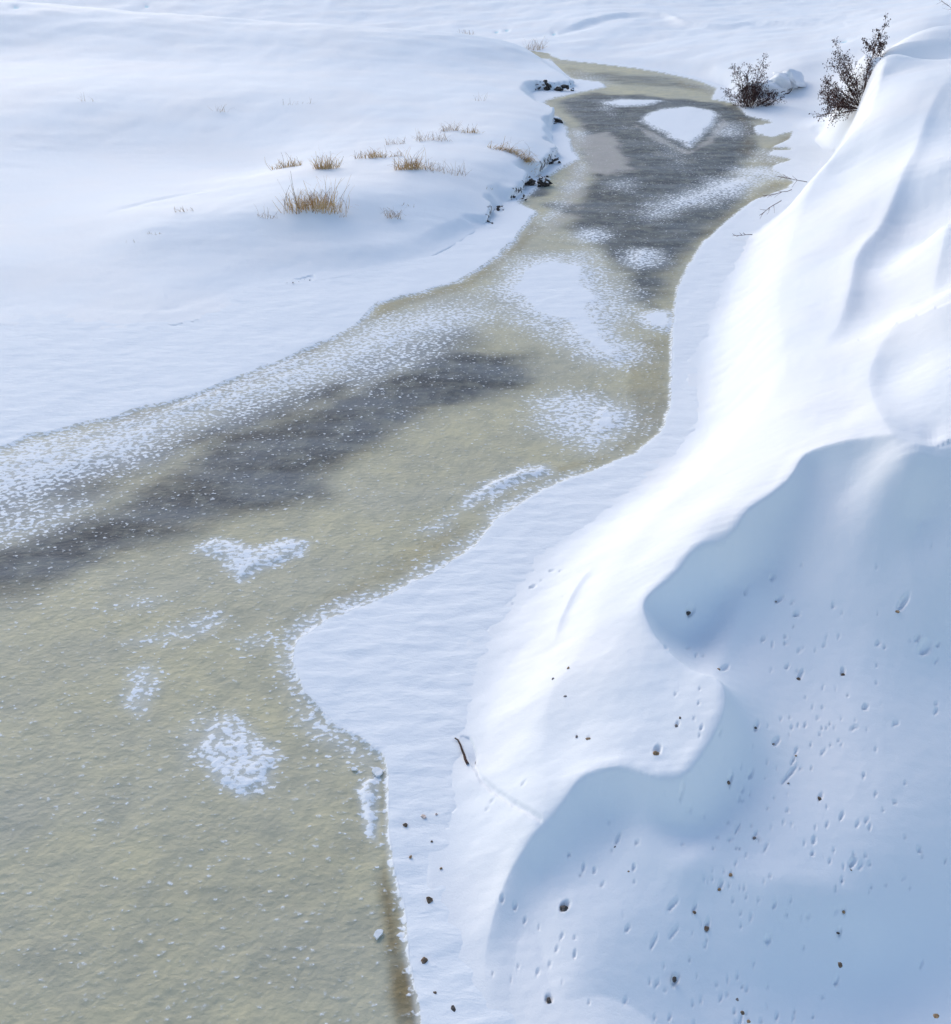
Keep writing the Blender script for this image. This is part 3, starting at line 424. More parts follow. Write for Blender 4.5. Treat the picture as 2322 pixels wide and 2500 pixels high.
STONES = [((1.563, 6.306, 0.696, 0.031), 'tan', 'large ochre stone in a round pit on the bright white drift'),
 ((1.773, 6.58, 0.754, 0.018), 'grey', 'small brownish stone above the large ochre stone on the white drift'),
 ((1.82, 6.661, 0.773, 0.015), 'brown', 'little brown stone in a slanting pit near the top of the white drift'),
 ((2.895, 6.598, 0.37, 0.015), 'tan', 'tan pebble at the foot of a short pit, right of the white drift tip'),
 ((2.199, 6.218, 0.436, 0.022), 'brown', 'brown stone at the lower end of a long groove below the drift tip'),
 ((2.754, 6.297, 0.341, 0.013), 'grey', 'small grey stone at the end of the longest diagonal skid groove'),
 ((2.985, 6.13, 0.33, 0.019), 'brown', 'brown stone among scattered small pits, middle of the shaded slope'),
 ((2.326, 5.728, 0.302, 0.014), 'grey', 'grey pebble in a narrow pit in the dip behind the light ridge'),
 ((3.057, 5.46, 0.235, 0.012), 'brown', 'brown pebble below a deep oval pit right of the light ridge'),
 ((1.159, 5.668, 0.262, 0.011), 'dark', 'small dark stone ending a blue groove under the drift'),
 ((1.245, 5.429, 0.252, 0.013), 'tan', 'pale tan pebble lying left of the light ridge'),
 ((2.054, 5.373, 0.282, 0.016), 'tan', 'tan stone sitting just below the crest of the light ridge'),
 ((1.947, 5.265, 0.241, 0.013), 'tan', 'yellowish pebble at the end of a pit under the light ridge'),
 ((1.725, 5.104, 0.177, 0.016), 'brown', 'dark brown stone at the foot of a forked groove'),
 ((1.805, 4.999, 0.122, 0.02), 'brown', 'rounded brown stone at the lower end of a deep smooth trough'),
 ((2.923, 5.146, 0.125, 0.016), 'tan', 'tan stone below the right end of the light ridge'),
 ((2.861, 5.021, 0.03, 0.013), 'dark', 'dark pebble in a small pit, below the tan stone at the ridge end'),
 ((2.79, 4.745, 0.03, 0.02), 'brown', 'reddish brown stone half sunk in snow, lower right'),
 ((1.499, 4.624, 0.03, 0.023), 'dark', 'dark grey stone filling a wide pit near the bottom edge'),
 ((1.94, 4.462, 0.03, 0.012), 'grey', 'grey pebble beside the long upright trough at the bottom edge'),
 ((1.957, 4.358, 0.03, 0.019), 'brown', 'brown stone at the foot of the long upright trough at the bottom edge'),
 ((1.984, 4.292, 0.03, 0.015), 'tan', 'tan stone lowest of all at the bottom edge'), ((3.366, 4.337, 0.03, 0.019), 'tan', 'lone tan stone in the bottom right corner'),
 ((2.563, 6.811, 0.512, 0.013), 'dark', 'dark pebble deep inside a slanted pit right of the drift edge'),
 ((2.715, 6.697, 0.419, 0.012), 'grey', 'small grey pebble in an oval pit right of the drift edge'),
 ((2.219, 8.371, 0.641, 0.03), 'dark', 'dark speckled stone in the hollow behind the upper crest'),
 ((3.142, 8.468, 0.715, 0.013), 'grey', 'small grey pebble in an oval pit high on the shaded slope'),
 ((4.339, 8.286, 0.724, 0.026), 'tan', 'orange tan stone below a long curved pit near the right edge'),
 ((2.356, 7.509, 0.612, 0.019), 'tan', 'tan stone at the end of a pit beside the tip of the white drift'),
 ((3.163, 7.532, 0.468, 0.023), 'brown', 'brown stone under a groove, left of a pair in mid slope'),
 ((3.599, 7.56, 0.502, 0.025), 'brown', 'brown block-like stone under a short pit, right of a pair in mid slope'),
 ((-0.617, 6.104, 0.03, 0.023), 'brown', 'brown stone on the rippled strip beside the narrow snow fringe'),
 ((-0.463, 6.199, 0.03, 0.025), 'pink', 'pinkish crumbly snow clod on the rippled strip'),
 ((-0.348, 6.222, 0.03, 0.014), 'pink', 'tiny pinkish clod right of the larger pink clod'),
 ((-0.378, 5.923, 0.03, 0.012), 'brown', 'small brown pebble at the inner edge of the rippled strip'),
 ((-0.554, 5.76, 0.03, 0.015), 'tan', 'small tan pebble in the middle of the rippled strip'),
 ((-0.291, 5.64, 0.03, 0.013), 'tan', 'tan pebble on smooth snow just inside the rippled strip'),
 ((-0.376, 5.325, 0.03, 0.031), 'brown', 'flat brown grey stone on the rippled strip, midway down'),
 ((-0.397, 4.785, 0.03, 0.031), 'brown', 'rough dark brown stone on the rippled strip near the brown water edge'),
 ((-0.302, 4.514, 0.03, 0.015), 'brown', 'small brown stone near the bottom of the rippled strip'),
 ((-0.16, 4.388, 0.03, 0.028), 'dark', 'large dark stone at the bottom end of the rippled strip'),
 ((0.703, 5.16, 0.153, 0.035), 'dark', 'dark grey lump in the largest pit of the lower hollow'),
 ((0.915, 6.67, 0.541, 0.016), 'grey', 'grey pebble left of an ochre stone on the bright slope'),
 ((1.01, 6.601, 0.58, 0.023), 'tan', 'ochre stone on the bright slope above the curled drift edge'),
 ((0.542, 4.432, 0.067, 0.022), 'dark', 'dark stone in a round pit at the bottom, left of the grooves'),
 ((0.907, 7.574, 0.571, 0.023), 'tan', 'thin tan flake lying at the foot of the shaded blade of snow'),
 ((0.76, 7.495, 0.502, 0.019), 'grey', 'grey pebble below the shaded blade of snow'),
 ((0.851, 7.188, 0.552, 0.015), 'grey', 'small grey pebble lowest of three below the shaded blade')]
GRASS = [((-3.832, 24.241, 0.658, 1.376, 0.761), 260, 'tall', 'largest clump of tall golden dry grass on the left bank'),
 ((-5.35, 29.456, 0.436, 0.731, 0.322), 110, 'low', 'low bristly grass patch, leftmost on the hummock behind the largest clump'),
 ((-4.108, 28.327, 0.646, 0.619, 0.45), 130, 'low', 'rounded golden grass tuft right of the low bristly patch'),
 ((-2.906, 29.573, 0.679, 0.905, 0.292), 120, 'low', 'wide low grass tuft in the middle of the hummock'),
 ((-2.219, 29.571, 0.707, 0.321, 0.234), 30, 'sparse', 'small sparse tuft at the right end of the wide low tuft'),
 ((-1.746, 27.908, 0.74, 0.804, 0.471), 170, 'low', 'dense golden grass tuft with fanned stems on the hummock'),
 ((-0.774, 27.782, 0.675, 1.037, 0.359), 60, 'sparse', 'scattered thin grass stems trailing right of the dense golden tuft'),
 ((-2.381, 31.522, 0.65, 0.588, 0.278), 36, 'sparse', 'faint grass tuft left of the back row'),
 ((-1.323, 31.796, 0.714, 1.058, 0.374), 70, 'sparse', 'pinkish tan grass tuft in the middle of the back row'),
 ((-0.827, 33.295, 0.696, 0.552, 0.389), 50, 'sparse', 'fine upright grass tuft at the top of the back row'),
 ((-0.144, 32.898, 0.711, 0.578, 0.241), 50, 'low', 'short bent grass tuft at the right end of the back row'),
 ((0.926, 30.832, 0.6, 1.062, 0.455), 170, 'droop', 'drooping golden grass tuft along the bank edge above dark rocks'),
 ((1.47, 30.33, 0.43, 0.6, 0.45), 120, 'droop', 'lower end of the drooping grass fringe right above the undercut'),
 ((-1.948, 24.366, 0.392, 0.422, 0.347), 36, 'sparse', 'thin leaning stems in front and right of the largest clump'),
 ((-1.659, 25.02, 0.504, 0.279, 0.114), 18, 'sparse', 'tiny grass tuft right of the largest clump'),
 ((-3.137, 23.975, 0.498, 0.293, 0.122), 9, 'sparse', 'few bent stalks just below the largest clump'),
 ((-4.917, 23.841, 0.534, 0.51, 0.316), 18, 'sparse', 'few dry stalks left of the largest clump'),
 ((-7.015, 24.506, 0.502, 0.423, 0.199), 22, 'sparse', 'small dark bent tuft alone on the smooth snow far left of the clumps'),
 ((-7.349, 22.931, 0.406, 0.353, 0.13), 16, 'sparse', 'thin flattened grass sprig on the left snow slope'),
 ((-7.748, 22.557, 0.327, 0.302, 0.105), 9, 'sparse', 'lowest flattened sprig on the left snow slope'),
 ((-8.736, 36.559, 0.7, 0.494, 0.353), 14, 'sparse', 'lone sparse stalks on the far blue snowfield'),
 ((-6.478, 37.513, 0.774, 0.541, 0.253), 9, 'sparse', 'few bent stalks on the far snowfield, left of a similar pair'),
 ((-5.942, 37.679, 0.78, 0.326, 0.254), 7, 'sparse', 'pair of bent stalks on the far snowfield'),
 ((-13.459, 37.113, 0.94, 0.463, 0.285), 10, 'sparse', 'faint stalks at the far left of the snowfield'),
 ((3.146, 58.389, 0.033, 0.985, 0.657), 60, 'sparse', 'pale grass tuft on the far tip of the left bank'),
 ((-0.55, 65.673, 0.03, 0.916, 0.366), 26, 'sparse', 'faint pale grass on the far rim of the snowfield'),
 ((0.186, 38.76, 0.689, 0.372, 0.372), 10, 'sparse', 'few thin stalks near the bend of the left bank'),
 ((0.341, 27.143, 0.37, 0.191, 0.164), 6, 'sparse', 'tiny stalks above the lower bank ledge')]
SNOW = [([(-15.288, 10.156), (-8.316, 12.655), (-7.039, 13.158), (-6.732, 13.555), (-5.904, 14.007), (-5.431, 14.444), (-4.763, 14.884), (-4.106, 15.551), (-3.614, 16.2),
   (-2.844, 17.134), (-2.363, 17.892), (-2.103, 18.538), (-1.955, 19.401), (-1.005, 20.204), (-0.264, 20.892), (0.415, 22.094), (0.928, 23.663), (1.375, 25.43),
   (1.664, 26.45), (1.183, 27.223), (1.66, 28.486), (2.297, 30.551), (3.289, 32.458), (3.182, 34.266), (3.268, 37.525), (3.11, 39.676), (2.612, 41.384), (2.849, 42.992),
   (3.959, 44.463), (5.633, 46.3), (5.539, 47.699), (4.387, 48.874), (3.988, 51.066), (3.745, 55.274), (-8.426, 55.274), (-39.668, 33.19)],
  1.0, 0.17),
 ([(-0.389, 3.88), (-0.438, 4.29), (-0.526, 4.7), (-0.611, 5.104), (-0.692, 5.495), (-0.767, 5.92), (-0.825, 6.384), (-0.869, 6.825), (-0.918, 6.958), (-1.117, 7.129),
   (-1.447, 7.377), (-1.794, 7.828), (-2.003, 8.316), (-1.987, 8.753), (-1.663, 9.125), (-1.109, 9.519), (-0.404, 10.156), (-0.026, 10.613), (0.244, 11.228),
   (0.673, 11.758), (1.125, 12.223), (1.662, 12.549), (2.323, 13.093), (2.806, 13.761), (3.088, 14.671), (3.442, 16.564), (3.697, 18.05), (4.107, 20.077),
   (4.708, 21.947), (5.39, 23.704), (6.09, 25.013), (6.983, 26.704), (7.628, 27.706), (8.764, 28.833), (9.101, 29.548), (8.894, 31.076), (9.03, 31.616), (9.884, 32.458),
   (9.226, 33.042), (9.559, 33.721), (10.503, 33.953), (9.677, 34.188), (10.56, 35.49), (11.068, 36.794), (10.09, 35.829), (9.667, 36.262), (9.885, 37.711),
   (10.793, 38.476), (10.097, 39.676), (10.265, 42.174), (9.506, 43.352), (10.282, 46.029), (9.801, 48.28), (8.742, 50.263), (7.506, 51.893), (5.931, 53.269),
   (4.277, 54.713), (3.818, 56.428), (4.892, 73.512), (56.934, 73.512), (5.978, 3.88)],
  1.0, 0.06),
 ([(-2.124, 8.316), (-2.099, 8.844), (-1.724, 9.28), (-1.153, 9.683), (-0.46, 10.335), (-0.118, 10.757), (0.151, 11.384), (0.61, 11.952), (1.134, 12.355),
   (1.669, 12.624), (1.597, 11.896), (-0.146, 9.621), (-1.225, 8.232), (-0.928, 6.958), (-1.42, 7.164), (-1.88, 7.735)],
  0.74, 0.256),
 ([(7.779, 31.344), (8.717, 31.616), (9.049, 31.076), (9.167, 29.794), (8.572, 29.794), (7.981, 29.187), (7.025, 28.147), (6.051, 27.065), (5.114, 26.053),
   (4.381, 25.572), (4.207, 26.201), (5.101, 27.543), (6.186, 28.891), (7.414, 30.295)],
  0.95, 0.8800000000000001),
 ([(5.946, 38.671), (6.258, 39.676), (7.122, 41.274), (8.297, 41.72), (9.105, 40.945), (9.142, 39.882), (8.108, 36.884), (7.02, 34.266), (6.611, 35.659), (6.45, 36.974)],
  1.0, 0.256),
 ([(5.069, 42.521), (5.623, 43.231), (6.173, 43.473), (7.453, 42.992), (6.857, 42.174), (6.368, 41.72), (5.511, 41.607)], 1.0, 0.32000000000000006),
 ([(9.011, 39.067), (9.777, 38.282), (9.6, 36.884), (8.845, 35.744), (8.286, 36.001), (8.379, 37.339)], 0.62, 0.96),
 ([(3.229, 22.507), (3.494, 23.213), (3.949, 23.456), (4.262, 23.133), (4.306, 22.507), (3.936, 21.765), (3.509, 21.55), (3.253, 21.947)], 0.95, 0.5599999999999999),
 ([(2.333, 24.127), (2.675, 24.742), (3.118, 24.742), (3.41, 24.214), (2.946, 23.704), (2.518, 23.704)], 0.8, 0.6400000000000001),
 ([(0.334, 20.397), (0.694, 21.765), (1.725, 22.777), (2.532, 21.947), (2.741, 19.765), (2.89, 17.918), (2.863, 16.797), (2.48, 16.29), (1.801, 16.75), (1.275, 17.997),
   (0.666, 18.819)],
  1.0, 0.8),
 ([(0.065, 20.397), (0.896, 22.7), (2.722, 23.294), (3.166, 21.062), (3.338, 19.165), (2.877, 16.564), (2.28, 16.111), (1.266, 17.037), (0.351, 18.05)], 0.66, 0.8),
 ([(3.067, 18.819), (3.381, 19.106), (4.045, 19.106), (3.743, 17.918), (3.172, 17.997)], 1.0, 0.35200000000000004),
 ([(1.729, 14.482), (2.13, 14.767), (2.467, 14.482), (2.293, 13.761), (1.957, 13.223), (1.642, 13.126), (1.413, 13.589)], 1.0, 0.5599999999999999),
 ([(0.642, 15.061), (1.515, 15.427), (2.083, 15.101), (2.524, 14.482), (2.259, 13.675), (1.947, 13.126), (1.561, 13.061), (1.134, 13.505), (0.599, 13.761)], 0.8,
  0.6400000000000001),
 ([(-0.134, 11.827), (0.116, 12.252), (0.561, 12.624), (1.01, 12.716), (1.127, 12.474), (0.546, 12.151), (0.147, 11.786), (-0.166, 11.555)], 0.9, 0.22400000000000003),
 ([(-0.827, 10.976), (-0.572, 11.293), (-0.166, 11.555), (-0.294, 11.039), (-0.555, 10.854)], 0.66, 0.256),
 ([(-3.555, 10.543), (-3.355, 10.805), (-3.076, 10.733), (-2.755, 10.59), (-2.395, 10.781), (-2.105, 10.685), (-2.143, 10.404), (-2.387, 10.133), (-2.65, 10.024),
   (-2.803, 9.851), (-3.056, 10.024), (-3.203, 10.267)],
  0.82, 0.16000000000000003),
 ([(-3.812, 8.663), (-3.45, 9.011), (-2.935, 9.319), (-2.737, 9.077), (-2.994, 8.798), (-3.5, 8.557)], 0.58, 0.256),
 ([(-2.756, 8.753), (-2.333, 8.936), (-2.172, 8.663), (-2.533, 8.487)], 0.5, 0.256),
 ([(-3.655, 7.636), (-3.712, 8.232), (-3.501, 8.358), (-3.291, 8.149), (-3.249, 7.867), (-3.369, 7.509)], 0.68, 0.192),
 ([(-4.361, 9.319), (-3.912, 9.621), (-3.521, 9.519), (-3.681, 9.221)], 0.48, 0.256),
 ([(-2.747, 7.026), (-2.703, 7.413), (-2.428, 7.568), (-2.064, 7.269), (-1.847, 6.958), (-1.906, 6.569), (-2.095, 6.396), (-2.396, 6.6)], 0.88, 0.16000000000000003),
 ([(-3.007, 7.305), (-2.842, 7.674), (-2.408, 7.598), (-2.62, 7.164), (-2.721, 6.76)], 0.5, 0.256),
 ([(-1.125, 6.537), (-1.005, 6.728), (-0.891, 6.683), (-0.885, 6.323), (-0.827, 5.892), (-0.93, 5.948), (-1.002, 6.193)], 0.85, 0.08000000000000002),
 ([(-1.823, 7.674), (-1.404, 7.45), (-0.89, 7.094), (-0.883, 6.695), (-1.281, 6.825), (-1.63, 7.234)], 0.68, 0.32000000000000006),
 ([(-0.999, 5.92), (-0.816, 5.865), (-0.735, 5.495), (-0.807, 5.495)], 0.3, 0.16000000000000003),
 ([(-8.919, 12.399), (-7.078, 13.256), (-4.768, 14.903), (-2.831, 17.037), (-2.068, 18.373), (-0.758, 19.165), (0.061, 18.876), (-0.231, 17.788), (-2.476, 15.678),
   (-4.13, 13.761), (-4.933, 12.474), (-5.874, 12.037), (-8.159, 10.976)],
  0.88, 1.1199999999999999),
 ([(-8.999, 12.549), (-7.092, 13.288), (-4.798, 15.022), (-2.857, 17.232), (-2.083, 18.538), (-1.655, 18.819), (-2.615, 16.797), (-4.295, 14.482), (-5.875, 13.093),
   (-8.54, 11.69)],
  0.95, 0.6400000000000001),
 ([(-7.616, 11.228), (-5.874, 12.037), (-4.805, 12.037), (-5.118, 10.854), (-6.982, 9.937)], 0.6, 0.8),
 ([(-7.84, 10.381), (-5.47, 11.896), (-3.407, 14.114), (-0.229, 17.532), (0.692, 16.564), (-1.016, 14.482), (-3.703, 11.896), (-5.362, 10.613), (-7.49, 9.725)], 0.14,
  1.4400000000000002),
 ([(-2.586, 16.564), (-1.239, 18.594), (0.28, 20.397), (0.759, 18.594), (-0.689, 17.037), (-1.912, 15.263)], 0.62, 0.8),
 ([(-0.834, 9.958), (-0.594, 10.178), (-0.282, 10.404), (-0.155, 10.473), (-0.28, 10.267), (-0.527, 10.067)], 0.6, 0.08000000000000002),
 ([(2.554, 13.936), (3.0, 14.482), (2.714, 13.675), (2.233, 13.288)], 0.45, 0.128),
 ([(3.381, 37.339), (3.883, 36.884), (3.356, 33.953), (3.413, 31.076), (2.401, 26.961), (1.74, 25.013), (1.335, 24.563), (2.343, 28.036), (3.085, 31.754)], 0.6,
  0.5599999999999999),
 ([(3.81, 29.794), (4.746, 30.105), (4.428, 28.316), (3.533, 28.601)], 0.45, 0.6400000000000001),
 ([(3.989, 50.742), (5.023, 51.559), (5.976, 49.177), (6.352, 46.573), (4.676, 47.699)], 0.4, 0.96),
 ([(8.073, 50.742), (10.21, 46.99), (10.397, 43.717), (9.09, 46.99)], 0.35, 0.96),
 ([(4.884, 43.111), (6.236, 43.963), (5.305, 41.384), (5.249, 39.268), (4.783, 41.163)], 0.5, 0.48),
 ([(5.257, 37.805), (6.4, 36.884), (6.752, 33.798), (6.153, 30.423), (5.848, 35.574)], 0.4, 0.8),
 ([(9.211, 34.346), (10.119, 33.953), (9.379, 31.754), (8.199, 32.102)], 0.5, 0.48)]
DARK = [([(-5.716, 5.598), (-2.323, 5.865), (-0.951, 6.384), (-0.629, 3.539), (-4.526, 3.539)], 0.22, 1.2),
 ([(3.125, 43.111), (4.861, 44.974), (9.729, 42.521), (10.384, 39.268), (9.284, 33.953), (7.669, 30.423), (7.501, 27.76), (5.745, 24.563), (4.391, 21.765),
   (3.646, 19.165), (2.966, 19.461), (3.14, 21.765), (2.842, 23.294), (2.124, 25.013), (2.72, 27.489), (3.394, 30.105), (3.643, 38.282)],
  0.85, 0.5),
 ([(-7.72, 10.156), (-6.013, 10.613), (-5.244, 11.228), (-4.278, 12.778), (-3.374, 13.936), (-1.953, 15.678), (-0.226, 17.281), (0.884, 16.797), (0.659, 15.572),
   (-0.601, 14.296), (-1.967, 12.778), (-1.998, 11.827), (-2.737, 11.228), (-4.06, 10.613), (-5.157, 10.045), (-7.169, 9.125)],
  1.0, 0.9),
 ([(-3.946, 12.325), (-3.37, 13.093), (-2.383, 13.093), (-2.007, 11.896), (-2.783, 11.489), (-3.625, 11.555)], 1.0, 0.5),
 ([(-8.65, 11.896), (-6.703, 12.325), (-4.211, 14.114), (-1.527, 17.037), (-0.234, 18.05), (-0.223, 17.037), (-3.342, 13.761), (-5.117, 11.896), (-7.84, 10.381)], 0.9,
  1.0),
 ([(3.188, 42.521), (4.798, 44.337), (6.939, 44.463), (8.795, 42.992), (10.14, 41.607), (10.313, 39.779), (9.401, 40.945), (8.176, 41.832), (6.565, 41.832),
   (5.565, 38.769), (5.499, 34.346), (6.451, 32.102), (8.03, 34.346), (9.463, 35.406), (8.043, 31.411), (6.172, 28.891), (4.94, 27.489), (4.297, 26.858), (4.02, 29.068),
   (3.413, 30.295), (4.82, 31.209), (4.84, 35.156), (3.829, 38.282)],
  1.0, 0.55),
 ([(4.469, 50.742), (6.632, 50.742), (8.778, 49.177), (10.157, 45.628), (8.261, 46.029), (6.18, 46.99), (5.202, 48.427)], 0.6, 0.8),
 ([(1.862, 27.065), (3.136, 27.489), (4.437, 25.956), (6.549, 27.223), (7.565, 28.036), (6.498, 25.715), (5.207, 23.704), (4.399, 22.507), (4.408, 23.294),
   (3.129, 23.704), (2.547, 25.477)],
  0.8, 0.5),
 ([(3.097, 21.409), (4.252, 22.318), (4.516, 22.507), (3.945, 20.397), (3.463, 19.312), (3.004, 19.765)], 0.45, 0.5),
 ([(4.351, 23.704), (5.0, 23.914), (4.633, 22.507), (4.136, 22.318)], 1.0, 0.3), ([(1.388, 28.833), (1.988, 29.187), (2.004, 28.036), (1.476, 27.597)], 0.8, 0.3)]
STAIN = [([(-0.807, 5.865), (-0.745, 5.81), (-0.614, 5.151), (-0.408, 4.29), (-0.335, 3.88), (-0.496, 3.88), (-0.569, 4.29), (-0.763, 5.104), (-0.829, 5.598)], 1.0, 0.12),
 ([(2.65, 16.564), (3.011, 17.532), (3.644, 17.788), (3.113, 14.671), (2.8, 13.726), (1.922, 12.903), (1.21, 12.399), (1.083, 12.701), (1.943, 13.093), (2.419, 14.114)],
  0.45, 0.15),
 ([(-1.663, 9.125), (-0.404, 10.156), (0.107, 10.976), (-0.298, 11.228), (-1.413, 10.156), (-1.925, 9.319)], 0.4, 0.25),
 ([(-2.076, 18.456), (-1.955, 19.401), (-0.264, 20.892), (0.928, 23.663), (1.443, 25.477), (1.74, 25.013), (0.889, 22.507), (0.065, 20.56), (-1.278, 19.312),
   (-1.838, 18.594)],
  0.5, 0.2),
 ([(-5.881, 13.936), (-5.442, 14.482), (-4.8, 14.864), (-5.039, 14.205), (-5.575, 13.848)], 0.5, 0.15),
 ([(-4.768, 14.903), (-4.106, 15.551), (-2.85, 17.183), (-2.891, 16.797), (-3.884, 15.303), (-4.4, 14.943)], 0.7, 0.12),
 ([(3.748, 19.165), (4.505, 21.765), (5.492, 23.914), (7.177, 26.961), (8.921, 29.427), (8.541, 29.67), (6.286, 25.956), (4.89, 23.294), (3.945, 20.397)], 0.5, 0.3),
 ([(10.013, 41.946), (9.924, 37.339), (8.935, 33.19), (10.954, 36.438), (8.894, 31.076), (8.444, 33.19), (9.591, 38.282)], 0.6, 0.4),
 ([(4.109, 52.401), (4.822, 52.061), (5.509, 49.177), (4.342, 49.177)], 0.5, 0.4), ([(8.828, 49.483), (10.238, 46.029), (10.344, 43.473), (8.747, 46.3)], 0.5, 0.4)]
CREAM = [([(3.343, 33.798), (3.314, 36.088), (4.572, 36.615), (4.818, 35.406), (4.694, 33.042), (4.867, 31.209), (3.866, 30.295), (3.341, 30.812)], 1.0, 0.45),
 ([(3.199, 37.339), (4.015, 38.282), (3.371, 33.19), (3.577, 30.423), (2.674, 26.961), (1.74, 25.013), (2.165, 27.489)], 0.7, 0.4),
 ([(5.688, 38.282), (6.303, 36.262), (6.876, 33.568), (8.074, 36.262), (9.053, 39.268), (9.325, 38.769), (8.026, 35.156), (6.808, 33.19), (5.959, 35.156)], 0.8, 0.25),
 ([(1.796, 25.956), (2.811, 26.961), (2.508, 25.013), (1.563, 24.127)], 0.6, 0.3)]
CRACKS = [([(-6.554, 17.999, 0.3), (-6.06, 17.973, 0.7), (-5.79, 18.052, 1.0), (-5.53, 18.186, 1.0), (-5.323, 18.349, 0.8), (-5.213, 18.514, 0.3)], 0.06, 0.1, 0.5),
 ([(-4.029, 20.537, 0.6), (-3.855, 20.669, 1.0), (-3.657, 20.803, 0.9), (-3.503, 21.04, 0.3)], 0.09, 0.2, 0.9),
 ([(-1.087, 22.222, 0.3), (-0.754, 22.719, 1.0), (-0.41, 23.356, 1.0), (0.013, 24.37, 0.6)], 0.05, 0.12, 0.45),
 ([(-9.057, 25.16, 0.3), (-8.623, 25.66, 0.9), (-8.143, 26.289, 1.0), (-7.368, 26.945, 0.6), (-6.632, 27.346, 0.2)], 0.16, 0.025, 0.0),
 ([(-0.12, 7.16, 0.4), (-0.085, 7.125, 1.0), (-0.049, 7.013, 1.0), (-0.024, 6.902, 1.0), (-0.01, 6.812, 0.6)], 0.034, 0.06, 1.0),
 ([(-0.01, 6.812, 0.6), (0.019, 6.702, 0.5), (0.052, 6.576, 0.4), (0.166, 6.371, 0.5), (0.296, 6.163, 0.4), (0.421, 5.985, 0.5), (0.543, 5.829, 0.3)], 0.03, 0.05, 0),
 ([(3.289, 9.381, 0.2), (4.099, 11.322, 0.0)], 0.03, 0.01, 0)]
TEAL = [(4.533, 64.162, 0.149), (1.261, 66.228, 0.185), (1.889, 66.713, 0.186), (-22.58, 77.003, 0.212), (16.495, 49.371, 0.207), (-22.77, 55.491, 0.204)]
ROCKS = [((3.268, 45.301, 1.694, 0.471), 14, 'long low dark rock ledge at the far tip of the left bank'),
 ((2.869, 38.118, 0.279, 0.318), 6, 'small dark rocks just above the bank corner'),
 ((2.328, 31.756, 0.534, 0.267), 6, 'snow-dusted slab under the drooping grass fringe'),
 ((1.711, 28.943, 0.703, 0.458), 18, 'biggest cluster of black rocks under the overhanging left bank'),
 ((1.137, 27.479, 0.523, 0.262), 10, 'snow-capped dark rocks below the biggest cluster'),
 ((0.575, 26.337, 0.363, 0.167), 8, 'black turf roots in the gap at the lower ledge'), ((0.347, 25.181, 0.134, 0.161), 4, 'small dark root lowest on the bank ledge'),
 ((-3.758, 20.603, 0.452, 0.057), 6, 'dark narrow rock sliver in the crack of the left snow shelf')]
PLATES = [((-0.919, 6.744, 0.053), 'small broken ice plate at the snow lobe edge'), ((-1.139, 6.783, 0.024), 'tiny ice chip left of the broken plate'),
 ((-0.767, 5.026, 0.037), 'pale ice flake in the brown water band')]
TWIGS = [((8.709, 27.4, 0.536, 0.694), 170, 'thin bare twig arching over the snow ridge, upper of the ridge twigs'),
 ((8.037, 26.4, 0.513, 0.639), 205, 'dark catkin twig hanging over the ridge below the upper twig'),
 ((7.523, 25.4, 0.469, 0.503), 215, 'wispy twig between the catkin twig and the forked stick'),
 ((6.455, 23.8, 0.144, 0.341), 182, 'short forked stick at the lower end of the ridge'),
 ((21.579, 50.0, 2.613, 1.119), 165, 'sprig of thin twigs at the upper right corner'),
 ((15.038, 34.0, 2.31, 0.499), 150, 'bare twigs poking from snow at the right edge')]
CRACK_TUBE = [(-0.2, 7.161, 0.042), (-0.169, 7.133, 0.042), (-0.144, 7.071, 0.042), (-0.128, 7.001, 0.044), (-0.108, 6.936, 0.048), (-0.097, 6.871, 0.053), (-0.072, 6.803, 0.062)]
BUSH = [((10.686, 41.6, 0.095), 'dome'), ((12.02, 33.3, 1.443), 'fan'), ((13.983, 38.0, 2.352), 'upright')]

# ---------------------------------------------------------------- object helpers
def tag(o, label=None, cat=None, group=None, kind=None):
    if label: o["label"] = label
    if cat: o["category"] = cat
    if group: o["group"] = group
    if kind: o["kind"] = kind
    return o

def mesh_obj(name, verts, faces, mat, parent=None, smooth_shade=True):
    me = bpy.data.meshes.new(name)
    me.from_pydata([tuple(v) for v in verts], [], faces)
    me.validate()
    if smooth_shade:
        me.polygons.foreach_set("use_smooth", [True] * len(me.polygons))
    me.materials.append(mat)
    o = bpy.data.objects.new(name, me); COL.objects.link(o)
    if parent: o.parent = parent
    return o

def empty(name, loc, rz=0.0):
    o = bpy.data.objects.new(name, None); COL.objects.link(o)
    o.location = loc; o.rotation_euler = (0, 0, rz); o.empty_display_size = 0.1
    return o

def grid_mesh(name, V, keep, mat, attrs):
    """V: (rows, cols, 3); keep: (rows-1, cols-1) mask of quads; attrs: name -> (rows, cols)"""
    R, C = V.shape[:2]
    idx = np.arange(R * C).reshape(R, C)
    q = np.stack([idx[:-1, :-1], idx[:-1, 1:], idx[1:, 1:], idx[1:, :-1]], -1)[keep]
    used = np.zeros(R * C, bool); used[q.ravel()] = True
    remap = np.cumsum(used) - 1
    q = remap[q]
    P = V.reshape(-1, 3)[used]
    me = bpy.data.meshes.new(name)
    me.vertices.add(len(P)); me.vertices.foreach_set("co", P.astype(np.float32).ravel())
    me.loops.add(q.size); me.loops.foreach_set("vertex_index", q.astype(np.int32).ravel())
    me.polygons.add(len(q))
    me.polygons.foreach_set("loop_start", np.arange(0, q.size, 4, dtype=np.int32))
    me.polygons.foreach_set("use_smooth", np.ones(len(q), bool))
    me.update(calc_edges=True)
    for n, a in attrs.items():
        at = me.attributes.new(n, 'FLOAT', 'POINT')
        at.data.foreach_set("value", a.reshape(-1)[used].astype(np.float32))
    me.materials.append(mat)
    o = bpy.data.objects.new(name, me); COL.objects.link(o)
    return o

